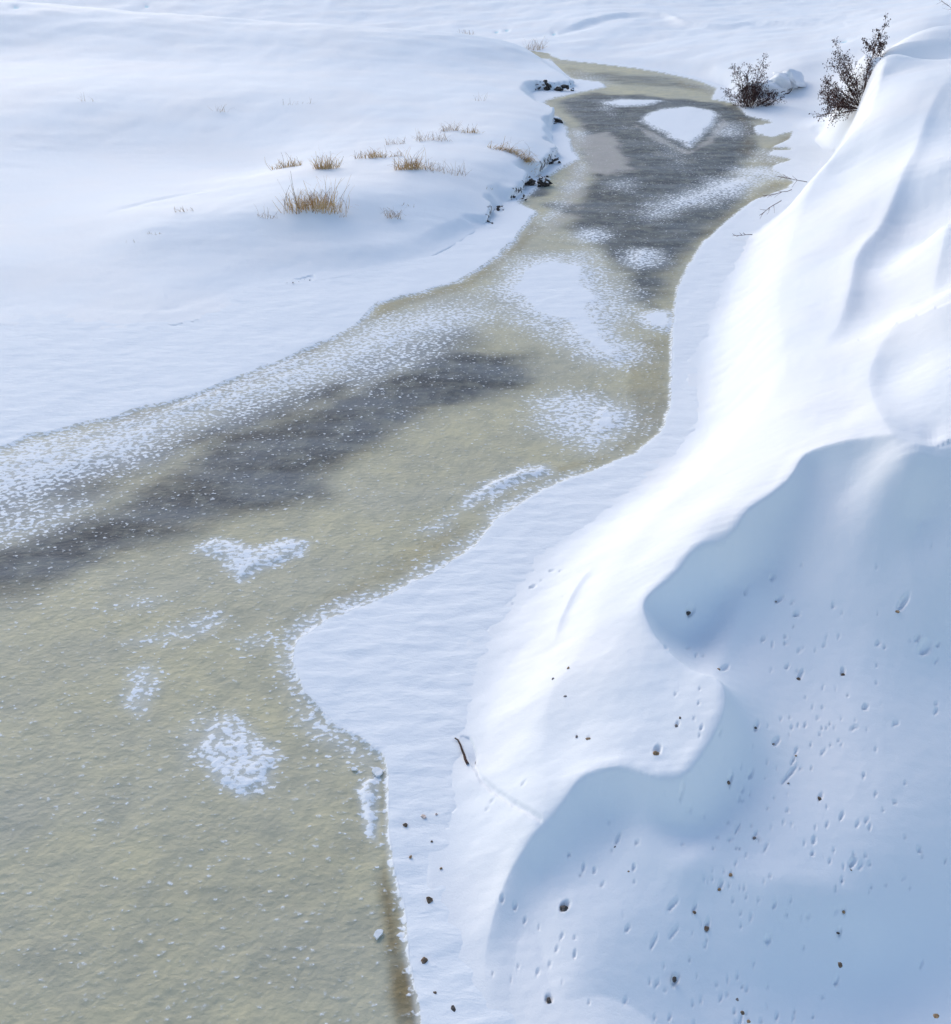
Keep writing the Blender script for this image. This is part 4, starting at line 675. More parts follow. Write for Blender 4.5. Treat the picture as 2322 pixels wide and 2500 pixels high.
# ---------------------------------------------------------------- materials
class NT:
    def __init__(self, name):
        self.m = bpy.data.materials.new(name); self.m.use_nodes = True
        self.t = self.m.node_tree; self.n = self.t.nodes; self.l = self.t.links
        self.bsdf = self.n['Principled BSDF']
    def add(self, typ, **kw):
        nd = self.n.new(typ)
        for k, v in kw.items():
            if k in nd.inputs: 
                self.set(nd.inputs[k], v)
            else: setattr(nd, k, v)
        return nd
    def set(self, sock, v):
        if hasattr(v, 'is_output'): self.l.new(v, sock)
        else: sock.default_value = v
    def attr(self, name):
        a = self.n.new('ShaderNodeAttribute'); a.attribute_name = name; return a.outputs['Fac']
    def pos(self):
        return self.n.new('ShaderNodeNewGeometry').outputs['Position']
    def mapping(self, vec, scale):
        m = self.n.new('ShaderNodeMapping'); self.l.new(vec, m.inputs['Vector']); m.inputs['Scale'].default_value = scale
        return m.outputs[0]
    def noise(self, vec, scale, detail=3.0, rough=0.5, dist=0.0):
        nd = self.n.new('ShaderNodeTexNoise'); self.l.new(vec, nd.inputs['Vector'])
        nd.inputs['Scale'].default_value = scale; nd.inputs['Detail'].default_value = detail
        nd.inputs['Roughness'].default_value = rough; nd.inputs['Distortion'].default_value = dist
        return nd.outputs['Fac']
    def math(self, op, a, b=0.0, c=0.0, clamp=False):
        nd = self.n.new('ShaderNodeMath'); nd.operation = op; nd.use_clamp = clamp
        self.set(nd.inputs[0], a); self.set(nd.inputs[1], b); self.set(nd.inputs[2], c)
        return nd.outputs[0]
    def rng(self, v, a, b, lo=0.0, hi=1.0, smooth=True):
        nd = self.n.new('ShaderNodeMapRange'); nd.interpolation_type = 'SMOOTHSTEP' if smooth else 'LINEAR'
        self.set(nd.inputs['Value'], v); nd.inputs['From Min'].default_value = a; nd.inputs['From Max'].default_value = b
        nd.inputs['To Min'].default_value = lo; nd.inputs['To Max'].default_value = hi
        return nd.outputs[0]
    def mix(self, f, a, b):
        nd = self.n.new('ShaderNodeMix'); nd.data_type = 'RGBA'
        self.set(nd.inputs[0], f); self.set(nd.inputs[6], a); self.set(nd.inputs[7], b)
        return nd.outputs[2]
    def bump(self, h, strength, dist, normal=None):
        nd = self.n.new('ShaderNodeBump'); self.set(nd.inputs['Height'], h)
        self.set(nd.inputs['Strength'], strength); nd.inputs['Distance'].default_value = dist
        if normal: self.l.new(normal, nd.inputs['Normal'])
        return nd.outputs[0]

SNOW_RGB = (0.875, 0.895, 0.915, 1)

def snow_material():
    k = NT("snow")
    p = k.pos()
    soil = k.attr("soil"); teal = k.attr("teal")
    grain = k.noise(p, 55.0, 4.0, 0.65)
    mid = k.noise(k.mapping(p, (1.0, 1.6, 1.0)), 5.0, 4.0, 0.55)
    tint = k.mix(k.rng(k.noise(p, 0.35, 2.0), 0.35, 0.7), SNOW_RGB, (0.90, 0.895, 0.895, 1))
    brk = k.math('ADD', soil, k.math('MULTIPLY', k.math('SUBTRACT', k.noise(p, 7.0, 4.0, 0.6), 0.5), 1.2))
    sf = k.math('MULTIPLY', k.rng(brk, 0.55, 0.70), k.rng(soil, 0.02, 0.12))
    dirt = k.mix(k.noise(p, 18.0, 3.0), (0.012, 0.010, 0.009, 1), (0.06, 0.045, 0.035, 1))
    col = k.mix(sf, tint, dirt)
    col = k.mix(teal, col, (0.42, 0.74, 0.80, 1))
    k.set(k.bsdf.inputs['Base Color'], col)
    k.bsdf.inputs['Roughness'].default_value = 0.7
    k.bsdf.inputs['Specular IOR Level'].default_value = 0.25
    b = k.bump(mid, 0.22, 0.02)
    b = k.bump(grain, 0.35, 0.006, b)
    k.l.new(b, k.bsdf.inputs['Normal'])
    return k.m

def ice_material():
    k = NT("river_ice")
    p = k.pos()
    cover = k.attr("cover"); dark = k.attr("dark"); stain = k.attr("stain"); cream = k.attr("cream")
    # frost lumps: a little longer across the stream than along it
    pm = k.mapping(p, (0.75, 1.0, 1.0))
    vor = k.n.new('ShaderNodeTexVoronoi'); vor.feature = 'SMOOTH_F1'; vor.inputs['Scale'].default_value = 20.0; vor.inputs['Smoothness'].default_value = 0.6
    wv = k.n.new('ShaderNodeVectorMath'); wv.operation = 'ADD'; k.l.new(pm, wv.inputs[0])
    wz = k.n.new('ShaderNodeTexNoise'); wz.inputs['Scale'].default_value = 12.0; k.l.new(pm, wz.inputs['Vector'])
    ws = k.n.new('ShaderNodeVectorMath'); ws.operation = 'SCALE'; k.l.new(wz.outputs['Color'], ws.inputs[0]); ws.inputs['Scale'].default_value = 0.07
    k.l.new(ws.outputs[0], wv.inputs[1]); k.l.new(wv.outputs[0], vor.inputs['Vector'])
    lump = k.math('ADD', k.math('MULTIPLY', k.noise(pm, 15.0, 2.0, 0.5), 0.65), k.math('MULTIPLY', k.math('SUBTRACT', 0.75, vor.outputs['Distance']), 0.42))
    fine = k.noise(p, 60.0, 3.0, 0.6)
    big = k.noise(p, 1.3, 4.0, 0.55)
    n = k.math('ADD', k.rng(lump, 0.34, 0.66, 0, 1, False), k.math('MULTIPLY', k.math('SUBTRACT', fine, 0.5), 0.8))
    n = k.math('ADD', n, k.math('MULTIPLY', k.math('SUBTRACT', big, 0.5), 0.5))
    full = k.rng(cover, 0.90, 0.995)
    v = k.math('ADD', n, k.math('MULTIPLY_ADD', full, 0.5, cover))
    snow = k.rng(v, 0.84, 1.20)
    # ice colour
    olive = k.mix(k.rng(k.noise(p, 0.9, 4.0, 0.6), 0.3, 0.7), (0.48, 0.45, 0.325, 1), (0.58, 0.53, 0.35, 1))
    olive = k.mix(k.math('MULTIPLY', k.rng(k.noise(k.mapping(p, (0.7, 1.2, 1)), 0.33, 3.0, 0.55), 0.42, 0.66), 0.6), olive, (0.47, 0.455, 0.375, 1))
    grey = k.mix(k.rng(k.noise(k.mapping(p, (0.55, 1.9, 1)), 0.8, 4.0, 0.6), 0.36, 0.66), (0.052, 0.064, 0.075, 1), (0.135, 0.157, 0.175, 1))
    dk = k.rng(k.math('ADD', dark, k.math('MULTIPLY', k.math('SUBTRACT', k.noise(k.mapping(p, (0.7, 1.3, 1)), 1.6, 5.0, 0.6), 0.5), 0.7)), 0.1, 0.95)
    c = k.mix(dk, olive, grey)
    sn = k.rng(k.math('ADD', stain, k.math('MULTIPLY', k.math('SUBTRACT', k.noise(p, 6.0, 4.0, 0.6), 0.5), 0.5)), 0.1, 1.0)
    c = k.mix(k.math('MULTIPLY', sn, 0.85), c, (0.20, 0.145, 0.06, 1))
    c = k.mix(k.math('MULTIPLY', k.rng(k.math('ADD', cream, k.math('MULTIPLY', k.math('SUBTRACT', k.noise(p, 1.6, 5.0, 0.65), 0.5), 1.3)), 0.2, 1.0), 0.8), c, (0.50, 0.46, 0.42, 1))
    c = k.mix(k.math('MULTIPLY', k.rng(k.noise(p, 3.2, 3.0, 0.6), 0.42, 0.68), 0.35), c, (0.31, 0.32, 0.265, 1))   # clearer, greener ice showing through
    # frost on the tops of the lumps
    c = k.mix(k.math('MULTIPLY', k.rng(n, 0.60, 1.0), 0.38), c, (0.66, 0.68, 0.68, 1))
    glint = k.noise(p, 58.0, 1.0, 0.5)  # sparse glints, painted into the ice colour as pale specks
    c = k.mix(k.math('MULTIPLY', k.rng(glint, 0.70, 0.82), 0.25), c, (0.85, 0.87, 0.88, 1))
    c = k.mix(k.math('MULTIPLY', k.rng(cover, 0.05, 0.85), 0.5), c, (0.60, 0.635, 0.66, 1))   # thin hoar under the flecks
    col = k.mix(snow, c, SNOW_RGB)
    k.set(k.bsdf.inputs['Base Color'], col)
    k.set(k.bsdf.inputs['Roughness'], k.math('MULTIPLY_ADD', snow, 0.1, 0.68))
    k.set(k.bsdf.inputs['Specular IOR Level'], 0.2)
    ripple = k.noise(k.mapping(p, (2.6, 7.0, 1.0)), 1.3, 3.0, 0.55, 0.4)
    lh = k.math('MULTIPLY', lump, k.math('MULTIPLY_ADD', full, -0.75, 1.0))
    b = k.bump(lh, 0.55, 0.022)
    b = k.bump(ripple, k.math('MULTIPLY', full, 0.3), 0.035, b)
    b = k.bump(fine, 0.35, 0.006, b)
    k.l.new(b, k.bsdf.inputs['Normal'])
    return k.m

def simple(name, c0, c1, scale=8.0, rough=0.8, bump=0.0):
    k = NT(name)
    tc = k.n.new('ShaderNodeTexCoord').outputs['Object']
    nz = k.noise(tc, scale, 4.0, 0.6)
    k.set(k.bsdf.inputs['Base Color'], k.mix(k.rng(nz, 0.35, 0.65), (*c0, 1), (*c1, 1)))
    k.bsdf.inputs['Roughness'].default_value = rough
    k.bsdf.inputs['Specular IOR Level'].default_value = 0.25
    if bump: k.l.new(k.bump(nz, 0.6, bump), k.bsdf.inputs['Normal'])
    return k.m

M_SNOW = snow_material()
M_ICE = ice_material()
M_SNOWCAP = simple("snow_cap", (0.84, 0.86, 0.89), (0.87, 0.88, 0.90), 20, 0.75, 0.01)
M_GRASS = simple("dry_grass", (0.53, 0.31, 0.12), (0.66, 0.46, 0.22), 5.0, 0.75)
M_GRASS2 = simple("dry_grass_pale", (0.45, 0.30, 0.19), (0.58, 0.45, 0.32), 5.0, 0.75)
M_STALK = simple("dry_stalk", (0.20, 0.13, 0.08), (0.34, 0.23, 0.14), 5.0, 0.8)
M_BARK = simple("dark_bark", (0.035, 0.02, 0.017), (0.075, 0.042, 0.034), 9.0, 0.85)
M_TWIG = simple("twig", (0.095, 0.045, 0.038), (0.17, 0.085, 0.072), 6.0, 0.8)
M_CONE = simple("catkin", (0.03, 0.018, 0.016), (0.065, 0.036, 0.03), 30.0, 0.85)
M_ROCK = simple("dark_rock", (0.02, 0.018, 0.017), (0.11, 0.09, 0.078), 9.0, 0.8, 0.03)
M_PLATE = simple("ice_plate", (0.74, 0.76, 0.77), (0.84, 0.85, 0.86), 15.0, 0.4, 0.01)
STONE = {'tan': simple("stone_tan", (0.24, 0.15, 0.08), (0.42, 0.29, 0.18), 40, 0.9, 0.01),
         'brown': simple("stone_brown", (0.11, 0.075, 0.05), (0.24, 0.17, 0.12), 40, 0.9, 0.01),
         'grey': simple("stone_grey", (0.16, 0.14, 0.13), (0.32, 0.28, 0.26), 40, 0.9, 0.01),
         'dark': simple("stone_dark", (0.05, 0.045, 0.042), (0.16, 0.14, 0.13), 40, 0.9, 0.01),
         'pink': simple("stone_pink", (0.52, 0.40, 0.34), (0.72, 0.60, 0.54), 40, 0.9, 0.01)}

# ---------------------------------------------------------------- the snow-covered ground
LAND = Land()

def rows(spec):
    out = []; y = spec[0][0]
    for y0, y1, k in spec:
        while y < y1:
            out.append(y); y += k * (0.853 * max(y, 0) + 3.66)
    out.append(y)
    return np.array(out)

def cols(n_in, n_out, a=0.50, b=1.15):
    return np.concatenate([-np.linspace(b, a, n_out, endpoint=False), np.linspace(-a, a, n_in), np.linspace(a, b, n_out + 1)[1:]])

def build_ground():
    ys = np.concatenate([rows([(0.5, 3.4, 0.012), (3.4, 12.5, 0.0026), (12.5, 34, 0.0046), (34, 115, 0.0075)]), np.array([130, 150, 180, 230, 300, 420, 600, 900, 1400, 2200, 3500])])
    us = cols(920, 55)
    Yg = np.repeat(ys[:, None], len(us), 1)
    Xg = us[None, :] * (0.853 * Yg + 3.66)
    Z = np.empty_like(Xg); D = np.empty_like(Xg); QX = np.empty_like(Xg); QY = np.empty_like(Xg)
    OV = np.empty_like(Xg); SO = np.empty_like(Xg); INS = np.empty(Xg.shape, bool); W = np.empty_like(Xg)
    Z, D, QX, QY, W, OV, SO, INS = LAND.height(np.clip(Xg, -150, 150), np.minimum(Yg, 160), full=True)
    # far rolling country
    far = smooth(95, 260, Yg)
    Z = Z + far * (6 + 10 * perlin(Xg / 260.0 + 3.1, Yg / 260.0) + 0.02 * (Yg - 95))
    # fine relief of wind-packed snow
    near = 1 - smooth(14, 60, Yg)
    Z += np.where(INS, 0, 1) * (0.006 * fbm(Xg * 2.3, Yg * 3.4, 3) + near * 0.0025 * fbm(Xg * 9, Yg * 13, 2)) * smooth(0.05, 0.4, D)
    Z += np.where(INS, 0, 1) * smooth(40, 60, Yg) * 0.10 * fbm(Xg * 0.35, Yg * 0.5, 3) * smooth(0.3, 2.0, D)
    soil = np.where(INS, 0, 1) * SO * np.exp(-(D / np.maximum(W * 2.0, 0.12)) ** 2)
    # pits and skid grooves left by stones
    rowspan = np.searchsorted(ys, [p[1] - 0.5 for p in PITS]), np.searchsorted(ys, [p[1] + 0.5 for p in PITS])
    for i, (px, py, ex, ey, hl, hw, dep) in enumerate(PITS):
        a, b = rowspan[0][i], rowspan[1][i]
        sx = Xg[a:b] - px; sy = Yg[a:b] - py
        u = (sx * ex + sy * ey) / hl; v = (-sx * ey + sy * ex) / max(hw, 0.014)
        wob = 1 + 0.22 * perlin(Xg[a:b] * 22, Yg[a:b] * 22)
        q = np.sqrt(u * u + v * v) * wob
        dd = 0.75 * max(dep, 0.012) * (1.25 - 0.5 * u)            # deeper at the lower end where the stone came to rest
        Z[a:b] += -dd * (1 - smooth(0.45, 1.1, q)) + 0.05 * dd * np.exp(-((q - 1.3) / 0.25) ** 2)
    # cracks
    for line, wd, dep, so in CRACKS:
        xs = [p[0] for p in line]; ys_ = [p[1] for p in line]
        a, b = np.searchsorted(ys, [min(ys_) - 0.5, max(ys_) + 0.5])
        d, _, _, A = line_dist(curve(line, 4), Xg[a:b], Yg[a:b], attrs=1)
        d = d + 0.012 * perlin(Xg[a:b] * 14, Yg[a:b] * 14)
        g = np.exp(-(np.maximum(d, 0) / (wd * (0.4 + 0.6 * A[0]))) ** 4) * A[0]
        Z[a:b] -= dep * g
        if so: soil[a:b] = np.maximum(soil[a:b], so * np.exp(-(np.maximum(d, 0) / (wd * A[0] * 0.9 + 1e-4)) ** 4))
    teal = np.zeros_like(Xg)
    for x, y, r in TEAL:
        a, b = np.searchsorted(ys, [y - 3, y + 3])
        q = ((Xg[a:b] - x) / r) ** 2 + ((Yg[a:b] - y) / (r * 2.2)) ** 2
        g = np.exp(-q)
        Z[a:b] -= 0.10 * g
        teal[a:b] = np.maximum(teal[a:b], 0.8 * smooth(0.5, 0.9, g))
    # the cut bank leans out over the ice
    lean = OV * np.exp(-(D / 0.22) ** 2) * smooth(0.02, 0.10, D) * np.where(INS, 0, 1)
    dn = np.maximum(D, 1e-4)
    X2 = Xg + (QX - Xg) / dn * lean; Y2 = Yg + (QY - Yg) / dn * lean
    V = np.stack([X2, Y2, Z], -1)
    deep = INS & (D > 0.7)
    keep = ~(deep[:-1, :-1] & deep[1:, 1:] & deep[:-1, 1:] & deep[1:, :-1])
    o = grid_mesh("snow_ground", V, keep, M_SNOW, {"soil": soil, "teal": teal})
    tag(o, "wind-packed snow covering both banks", kind="structure")

def field(polys, X, Y):
    out = np.zeros_like(X)
    for poly, val, soft in polys:
        xs = [p[0] for p in poly]; ys = [p[1] for p in poly]; R = soft * 2.6
        m = (X > min(xs) - R) & (X < max(xs) + R) & (Y > min(ys) - R) & (Y < max(ys) + R)
        if not m.any(): continue
        xm, ym = X[m], Y[m]
        c = [(p[0], p[1]) for p in poly]
        d, _, _, _ = line_dist(c, xm, ym, closed=True)
        s = np.where(inside(c, xm, ym), d, -d)
        s = s + soft * 0.7 * fbm(xm / (soft * 2 + 0.3), ym / (soft * 2 + 0.3), 2)
        out[m] = np.maximum(out[m], val * smooth(-1.0, 1.0, s / soft))
    return out

def build_ice():
    ys = rows([(0.5, 3.8, 0.012), (3.8, 14, 0.0040), (14, 36, 0.0052), (36, 72, 0.008)])
    us = cols(620, 40)
    Y = np.repeat(ys[:, None], len(us), 1); X = us[None, :] * (0.853 * Y + 3.66)
    d, _, _, _ = line_dist(RIVER, X, Y, closed=True)
    ins = inside(RIVER, X, Y)
    ok = ins | (d < 0.6)
    cover = field(SNOW, X, Y); dark = field(DARK, X, Y); stain = field(STAIN, X, Y); cream = field(CREAM, X, Y)
    thick = smooth(0.6, 1.0, cover)
    Z = 0.025 * thick + 0.006 * fbm(X * 3.0, Y * 3.6, 3) * (1 - 0.6 * thick) + 0.012 * thick * fbm(X * 2.0, Y * 5.5, 3)
    Z += 0.02 * thick * fbm(X * 0.6, Y * 0.6, 2)
    near = 1 - smooth(12, 26, Y)
    Z += near * 0.005 * (1 - 0.7 * thick) * fbm(X * 8.0, Y * 11.0, 2)
    V = np.stack([X, Y, Z], -1)
    keep = ok[:-1, :-1] | ok[1:, 1:] | ok[:-1, 1:] | ok[1:, :-1]
    o = grid_mesh("river_ice", V, keep, M_ICE, {"cover": cover, "dark": dark, "stain": stain, "cream": cream})
    tag(o, "frozen river, olive and grey ice with patches of snow", kind="structure")
    return ys, us, V

def ground_z(x, y):
    return float(max(LAND.height(np.array([x]), np.array([y]))[0], 0.02))

build_ground()
build_ice()

# ---------------------------------------------------------------- stones thrown onto the snow
def lump_mesh(name, r, seed, mat, squash=(1, 1, 0.8), subdiv=2, rough=0.35):
    rnd = np.random.RandomState(seed)
    import bmesh
    bm = bmesh.new(); bmesh.ops.create_icosphere(bm, subdivisions=subdiv, radius=1.0)
    ph = rnd.rand(6, 4) * 6.28; dirs = rnd.randn(6, 3); dirs /= np.linalg.norm(dirs, axis=1)[:, None]
    cut = [(dirs[k], 0.55 + 0.3 * rnd.rand()) for k in range(6)]
    for v in bm.verts:
        p = np.array(v.co)
        s = 1.0 + rough * 0.35 * math.sin(3.1 * p[0] + ph[0, 0]) * math.sin(2.7 * p[1] + ph[0, 1]) + rough * 0.2 * math.sin(6.3 * p[2] + ph[1, 0]) * math.sin(5.1 * p[0] + ph[1, 1])
        p = p * s
        for dvec, lim in cut:
            t = p @ dvec
            if t > lim: p = p - dvec * (t - lim) * 0.85
        v.co = Vector(p * r * np.array(squash))
    me = bpy.data.meshes.new(name); bm.to_mesh(me); bm.free()
    me.polygons.foreach_set("use_smooth", [r > 0.2] * len(me.polygons))
    me.materials.append(mat)
    return me

for i, ((x, y, z, r), colr, lab) in enumerate(STONES):
    me = lump_mesh("stone", r, 100 + i, STONE[colr], (1.0, 0.9 + 0.3 * ((i * 7) % 5) / 5, 0.75), 2, 0.8)
    o = bpy.data.objects.new("stone", me); COL.objects.link(o)
    o.location = (x, y, z - r * 0.22); o.rotation_euler = (0.3 * math.sin(i), 0.3 * math.cos(i * 1.7), i * 1.3)
    tag(o, lab, "snow clod" if colr == 'pink' else "stone", "stones scattered on the snow")

# ---------------------------------------------------------------- dry grass
def ribbon(V, Fc, pts, w0, w1, side):
    b = len(V); n = len(pts)
    for i, p in enumerate(pts):
        w = (w0 + (w1 - w0) * i / (n - 1)) * 0.5
        V.append(p - side * w); V.append(p + side * w)
    for i in range(n - 1):
        Fc.append((b + 2 * i, b + 2 * i + 1, b + 2 * i + 3, b + 2 * i + 2))

def grass_tuft(spec, n, style, lab, seed):
    x, y, z, w, h = spec
    rnd = random.Random(seed)
    root = empty("grass_tuft", (x, y, z)); tag(root, lab, "grass tuft", "dry grass on the left bank")
    V, Fc = [], []; V2, F2 = [], []
    zc = {}
    for k in range(int(n * 1.05)):
        u = rnd.gauss(0, 0.26) if style != 'sparse' else rnd.uniform(-0.5, 0.5)
        u = max(-0.55, min(0.55, u))
        bx = u * w; by = rnd.uniform(-0.18, 0.18) * w
        if style == 'droop': by -= u * w * 0.5
        key = (round(bx * 4), round(by * 4))
        if key not in zc: zc[key] = ground_z(x + bx, y + by) - z
        p = Vector((bx, by, zc[key] - 0.03))
        tall = rnd.random()
        if style == 'tall': L = h * (0.35 + 0.35 * tall if k % 9 else 0.8 + 0.5 * tall)
        elif style == 'sparse': L = h * (0.5 + 0.7 * tall)
        else: L = h * (0.45 + 0.5 * tall if k % 11 else 1.1 + 0.5 * tall)
        lean = rnd.gauss(0, 0.28 if style == 'tall' else 0.5)
        az = rnd.uniform(0, 6.28)
        d = Vector((math.sin(lean) + 0.15 * u, 0.4 * math.sin(lean) * math.cos(az), math.cos(lean))).normalized()
        if style == 'droop': d = Vector((0.75 + 0.35 * rnd.gauss(0, 1), -0.45 + 0.3 * rnd.gauss(0, 1), 0.75)).normalized()
        pts = [p.copy()]; segs = 4
        kink = rnd.random() < (0.45 if style == 'sparse' else 0.3)
        bend = Vector((rnd.gauss(0, 0.16), rnd.gauss(0, 0.12), -0.10 if style != 'droop' else -0.34))
        q = p.copy()
        ksg = rnd.choice([1, 2])
        for s in range(segs):
            q = q + d * (L / segs)
            pts.append(q.copy())
            d = (d + bend).normalized()
            if kink and s == ksg:
                d = Vector((rnd.choice([-1, 1]) * rnd.uniform(0.5, 1.0), rnd.uniform(-0.3, 0.3), -rnd.uniform(0.1, 0.9))).normalized()
        side = Vector((math.cos(az), math.sin(az) * 0.5, 0.0)).normalized()
        wd = rnd.uniform(0.008, 0.014) * (1.25 if style != 'sparse' else 0.95) * (1.0 + max(0, y - 22) * 0.012)
        if k % 4 == 0: ribbon(V2, F2, pts, wd * 0.7, wd * 0.35, side)
        else: ribbon(V, Fc, pts, wd, wd * 0.3, side)
    mesh_obj("blades", V, Fc, M_GRASS if style != 'sparse' else M_GRASS2, root, False)["kind"] = "stuff"
    mesh_obj("stalks", V2, F2, M_STALK, root, False)["kind"] = "stuff"

for i, (spec, n, style, lab) in enumerate(GRASS):
    grass_tuft(spec, n, style, lab, 40 + i)

# ---------------------------------------------------------------- leafless alder bushes
def tube(V, Fc, pts, r0, r1, sides=4):
    b = len(V); n = len(pts)
    for i, p in enumerate(pts):
        d = (pts[min(i + 1, n - 1)] - pts[max(i - 1, 0)]).normalized()
        a = d.cross(Vector((0.31, 0.87, 0.38))).normalized(); c = d.cross(a)
        r = r0 + (r1 - r0) * i / max(n - 1, 1)
        for s in range(sides):
            t = 2 * math.pi * s / sides
            V.append(p + (a * math.cos(t) + c * math.sin(t)) * r)
    for i in range(n - 1):
        for s in range(sides):
            s2 = (s + 1) % sides
            Fc.append((b + i * sides + s, b + i * sides + s2, b + (i + 1) * sides + s2, b + (i + 1) * sides + s))

def octa(V, Fc, p, r, d):
    b = len(V)
    a = d.cross(Vector((0.2, 0.5, 0.84))).normalized(); c = d.cross(a)
    V += [p + d * r * 1.5, p - d * r * 1.5, p + a * r, p + c * r, p - a * r, p - c * r]
    for i in range(4):
        j = 2 + i; k = 2 + (i + 1) % 4
        Fc.append((b, b + j, b + k)); Fc.append((b + 1, b + k, b + j))

def path(rnd, p, d, L, n, wander, up):
    pts = [p.copy()]; q = p.copy()
    for i in range(n):
        q = q + d * (L / n); pts.append(q.copy())
        d = (d + Vector((rnd.gauss(0, wander), rnd.gauss(0, wander), rnd.gauss(0, wander) + up))).normalized()
    return pts

def bush(loc, stems, seed, lab, twig_len, cone_r, n_side, r_stem):
    rnd = random.Random(seed)
    root = empty("alder_bush", loc); tag(root, lab, "bush", "dark leafless bushes")
    TV, TF, CV, CF = [], [], [], []
    for d, L in stems:
        BV, BF = [], []
        p0 = Vector((rnd.gauss(0, 0.10), rnd.gauss(0, 0.10), -0.1))
        main = path(rnd, p0, Vector(d).normalized(), L, 9, 0.09, 0.035)
        tube(BV, BF, main, r_stem, r_stem * 0.35, 5)
        for i in range(2, 10):
            for _ in range(n_side):
                dd = (main[i] - main[i - 1]).normalized()
                sd = (dd + Vector((rnd.gauss(0, 0.75), rnd.gauss(0, 0.75), rnd.gauss(0.1, 0.6)))).normalized()
                l1 = twig_len * rnd.uniform(0.5, 1.1) * (1.1 - 0.05 * i)
                tw = path(rnd, main[i], sd, l1, 4, 0.16, 0.03)
                tube(TV, TF, tw, r_stem * 0.36, r_stem * 0.2, 3)
                for j in range(1, 5):
                    for _2 in range(2):
                        d2 = ((tw[j] - tw[j - 1]).normalized() + Vector((rnd.gauss(0, 0.7), rnd.gauss(0, 0.7), rnd.gauss(0, 0.6)))).normalized()
                        t2 = path(rnd, tw[j], d2, l1 * rnd.uniform(0.22, 0.5), 2, 0.2, 0.0)
                        tube(TV, TF, t2, r_stem * 0.22, r_stem * 0.13, 3)
                        if rnd.random() < 0.75:
                            octa(CV, CF, t2[-1] + Vector((0, 0, -cone_r)), cone_r * rnd.uniform(0.7, 1.3), Vector((rnd.gauss(0, 0.3), rnd.gauss(0, 0.3), -1)).normalized())
        mesh_obj("branch", BV, BF, M_BARK, root)
    tag(mesh_obj("twigs", TV, TF, M_TWIG, root), kind="stuff")
    tag(mesh_obj("catkins", CV, CF, M_CONE, root, False), kind="stuff")
    return root

def fan_dirs(rnd, n, a0, a1, L0, L1, depth=0.35):
    out = []
    for i in range(n):
        a = math.radians(a0 + (a1 - a0) * (i + rnd.random() * 0.6) / n)
        out.append(((math.cos(a), rnd.gauss(0, depth), math.sin(a)), rnd.uniform(L0, L1)))
    return out

_r = random.Random(5)
b1, b2, b3 = BUSH
def at_ground(l): return (l[0], l[1], ground_z(l[0], l[1]))
bush(at_ground(b1[0]), fan_dirs(_r, 12, 8, 172, 0.7, 1.1, 0.45) + fan_dirs(_r, 5, 75, 135, 1.4, 1.8, 0.2), 11,
     "round dark leafless bush standing at the river's edge by the bend", 0.42, 0.015, 3, 0.013)
bush(b2[0], [((-0.95, 0.1, 0.02), 1.15), ((-0.9, -0.15, 0.22), 1.45), ((-0.9, 0.2, 0.38), 1.35), ((-0.75, 0.1, 0.6), 1.3), ((-0.55, 0.2, 0.85), 1.75), ((-0.38, -0.1, 0.95), 2.05),
             ((-0.2, 0.15, 1.0), 1.9), ((-0.02, 0.2, 1.0), 1.35), ((-0.85, 0.3, -0.15), 1.0), ((-0.45, 0.4, 0.6), 1.2), ((-0.97, 0.15, -0.22), 1.2), ((-0.8, -0.1, 0.1), 0.9), ((-0.7, 0.25, 0.3), 0.9), ((-0.6, 0.1, 0.75), 1.5), ((-0.3, 0.1, 0.9), 1.5), ((-0.1, -0.05, 0.95), 1.0)], 12,
     "large dark leafless bush leaning out from behind the snow ridge", 0.46, 0.015, 3, 0.014)
bush(b3[0], [((0.05, 0.1, 1.0), 1.15), ((-0.35, 0.1, 0.9), 0.85), ((-0.8, 0.1, 0.45), 0.8), ((-0.95, 0.0, 0.1), 0.75), ((0.5, 0.2, 0.7), 0.5)], 13,
     "slender upright bush on the ridge top, right of the large leaning bush", 0.3, 0.016, 2, 0.011)

# ---------------------------------------------------------------- bare twigs sticking out of the ridge
for i, ((x, y, z, L), ang, lab) in enumerate(TWIGS):
    rnd = random.Random(70 + i)
    root = empty("twig", (x, y, z)); tag(root, lab, "twig", "bare twigs on the right bank")
    a = math.radians(ang)
    d = Vector((math.cos(a), 0.05, math.sin(a)))
    V, Fc = [], []
    main = path(rnd, Vector((0, 0, 0)) - d * 0.12, d, L + 0.12, 6, 0.1, 0.02)
    tube(V, Fc, main, 0.010, 0.005, 4)
    mesh_obj("stem", V, Fc, M_BARK, root)
    V, Fc = [], []
    for j in range(2, 6):
        for _ in range(2):
            s = (d + Vector((rnd.gauss(0, 0.5), rnd.gauss(0, 0.3), rnd.gauss(0.1, 0.6)))).normalized()
            tube(V, Fc, path(rnd, main[j], s, L * rnd.uniform(0.15, 0.4), 3, 0.15, 0.02), 0.006, 0.003, 3)
    mesh_obj("side_twigs", V, Fc, M_TWIG, root)["kind"] = "stuff"

# a dark tube added to stand in for the crack at the drift's foot
_c = Vector(CRACK_TUBE[0])
V, Fc = [], []
tube(V, Fc, [Vector(p) - _c for p in CRACK_TUBE], 0.007, 0.015, 5)
o = mesh_obj("crack_tube", V, Fc, M_BARK); o.location = _c
tag(o, "short dark crooked tube standing in for the crack at the drift foot beside the rippled strip", "crack_tube")

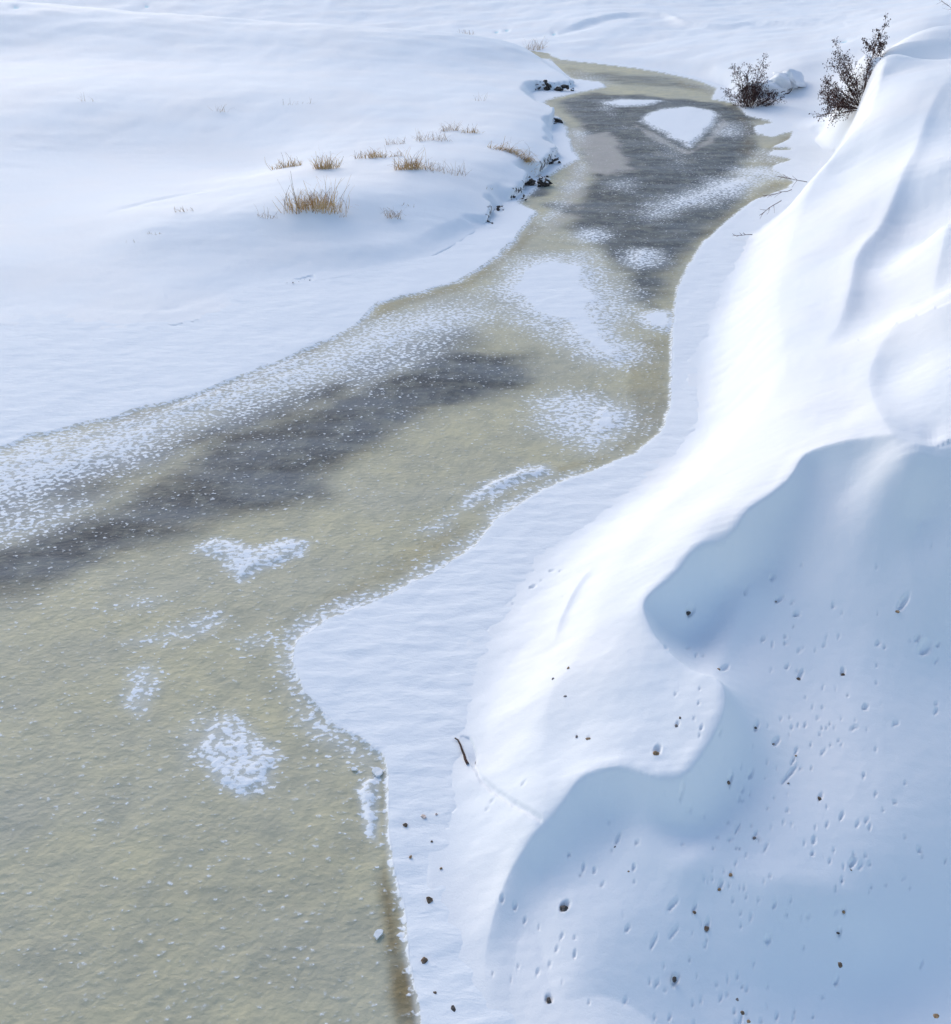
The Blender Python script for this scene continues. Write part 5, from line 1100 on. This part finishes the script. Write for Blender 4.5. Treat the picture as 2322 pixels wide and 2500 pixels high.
# ---------------------------------------------------------------- rocks and turf under the cut bank
def rock_cluster(spec, n, lab, seed):
    x, y, w, h = spec
    rnd = random.Random(seed)
    root = empty("bank_rocks", (x, y, 0.02)); tag(root, lab, "rocks", "dark rocks under the left bank")
    for k in range(n):
        r = h * (0.07 + 0.30 * rnd.random() ** 2.2)
        me = lump_mesh("rock", r, seed * 10 + k, M_ROCK, (rnd.uniform(1.1, 1.9), 1.0, rnd.uniform(0.5, 0.9)), 2, 1.6)
        o = bpy.data.objects.new("rock", me); COL.objects.link(o); o.parent = root
        u = rnd.uniform(-0.5, 0.5)
        o.location = (u * w, rnd.uniform(0.0, 0.3), r * 0.3 + (rnd.uniform(0, 0.5) * h if k % 2 else 0))
        o.rotation_euler = (rnd.uniform(-0.4, 0.4), rnd.uniform(-0.4, 0.4), rnd.uniform(0, 3))
        if k % 3 != 2:
            me2 = lump_mesh("snow_dusting", r * 0.82, seed * 10 + k + 5, M_SNOWCAP, (1.25, 0.95, 0.4), 2, 0.7)
            c = bpy.data.objects.new("snow_dusting", me2); COL.objects.link(c); c.parent = o
            c.location = (0, 0, r * 0.52)
for i, (spec, n, lab) in enumerate(ROCKS):
    rock_cluster(spec, n, lab, 300 + i)

# snow-plastered roots beside the round bush
bx, by, _ = b1[0]
root = empty("snowy_roots", (bx + 1.35, by + 1.2, ground_z(bx + 1.35, by + 1.2)))
tag(root, "snow-plastered roots and lumps beside the round bush", "roots")
rnd = random.Random(8)
for k in range(9):
    r = rnd.uniform(0.26, 0.46)
    me = lump_mesh("snow_lump", r, 900 + k, M_SNOWCAP, (1.5, 1.1, 0.55), 3, 1.2)
    o = bpy.data.objects.new("snow_lump", me); COL.objects.link(o); o.parent = root
    t = k / 8
    o.location = (-0.65 + 1.35 * t + rnd.gauss(0, 0.08), rnd.gauss(0, 0.15) + 0.3 * t, 0.10 + 0.40 * t + rnd.gauss(0, 0.06))
    o.rotation_euler = (rnd.random(), rnd.random() * 0.5, rnd.random() * 3)
for k in range(4):
    V, Fc = [], []
    tube(V, Fc, path(rnd, Vector((-0.5 + 0.35 * k, -0.28, 0.0)), Vector((0.8, -0.1, 0.15)).normalized(), 0.4, 5, 0.35, -0.03), 0.03, 0.01, 5)
    mesh_obj("root", V, Fc, M_BARK, root)

# ---------------------------------------------------------------- broken ice plates at the snow edge
for i, ((x, y, r), lab) in enumerate(PLATES):
    rnd = random.Random(500 + i); n = 9
    ring = [(r * rnd.uniform(0.65, 1.2) * math.cos(2 * math.pi * k / n), r * 1.5 * rnd.uniform(0.65, 1.2) * math.sin(2 * math.pi * k / n)) for k in range(n)]
    V = [(a, b, 0.0) for a, b in ring] + [(a * 0.9, b * 0.9, 0.010) for a, b in ring]
    Fc = [tuple(range(n, 2 * n))] + [(k, (k + 1) % n, n + (k + 1) % n, n + k) for k in range(n)]
    o = mesh_obj("ice_plate", V, Fc, M_PLATE, None, False)
    o.location = (x, y, 0.012); o.rotation_euler = (0.03, -0.03, rnd.random() * 3)
    tag(o, lab, "ice plate", "loose plates of ice")
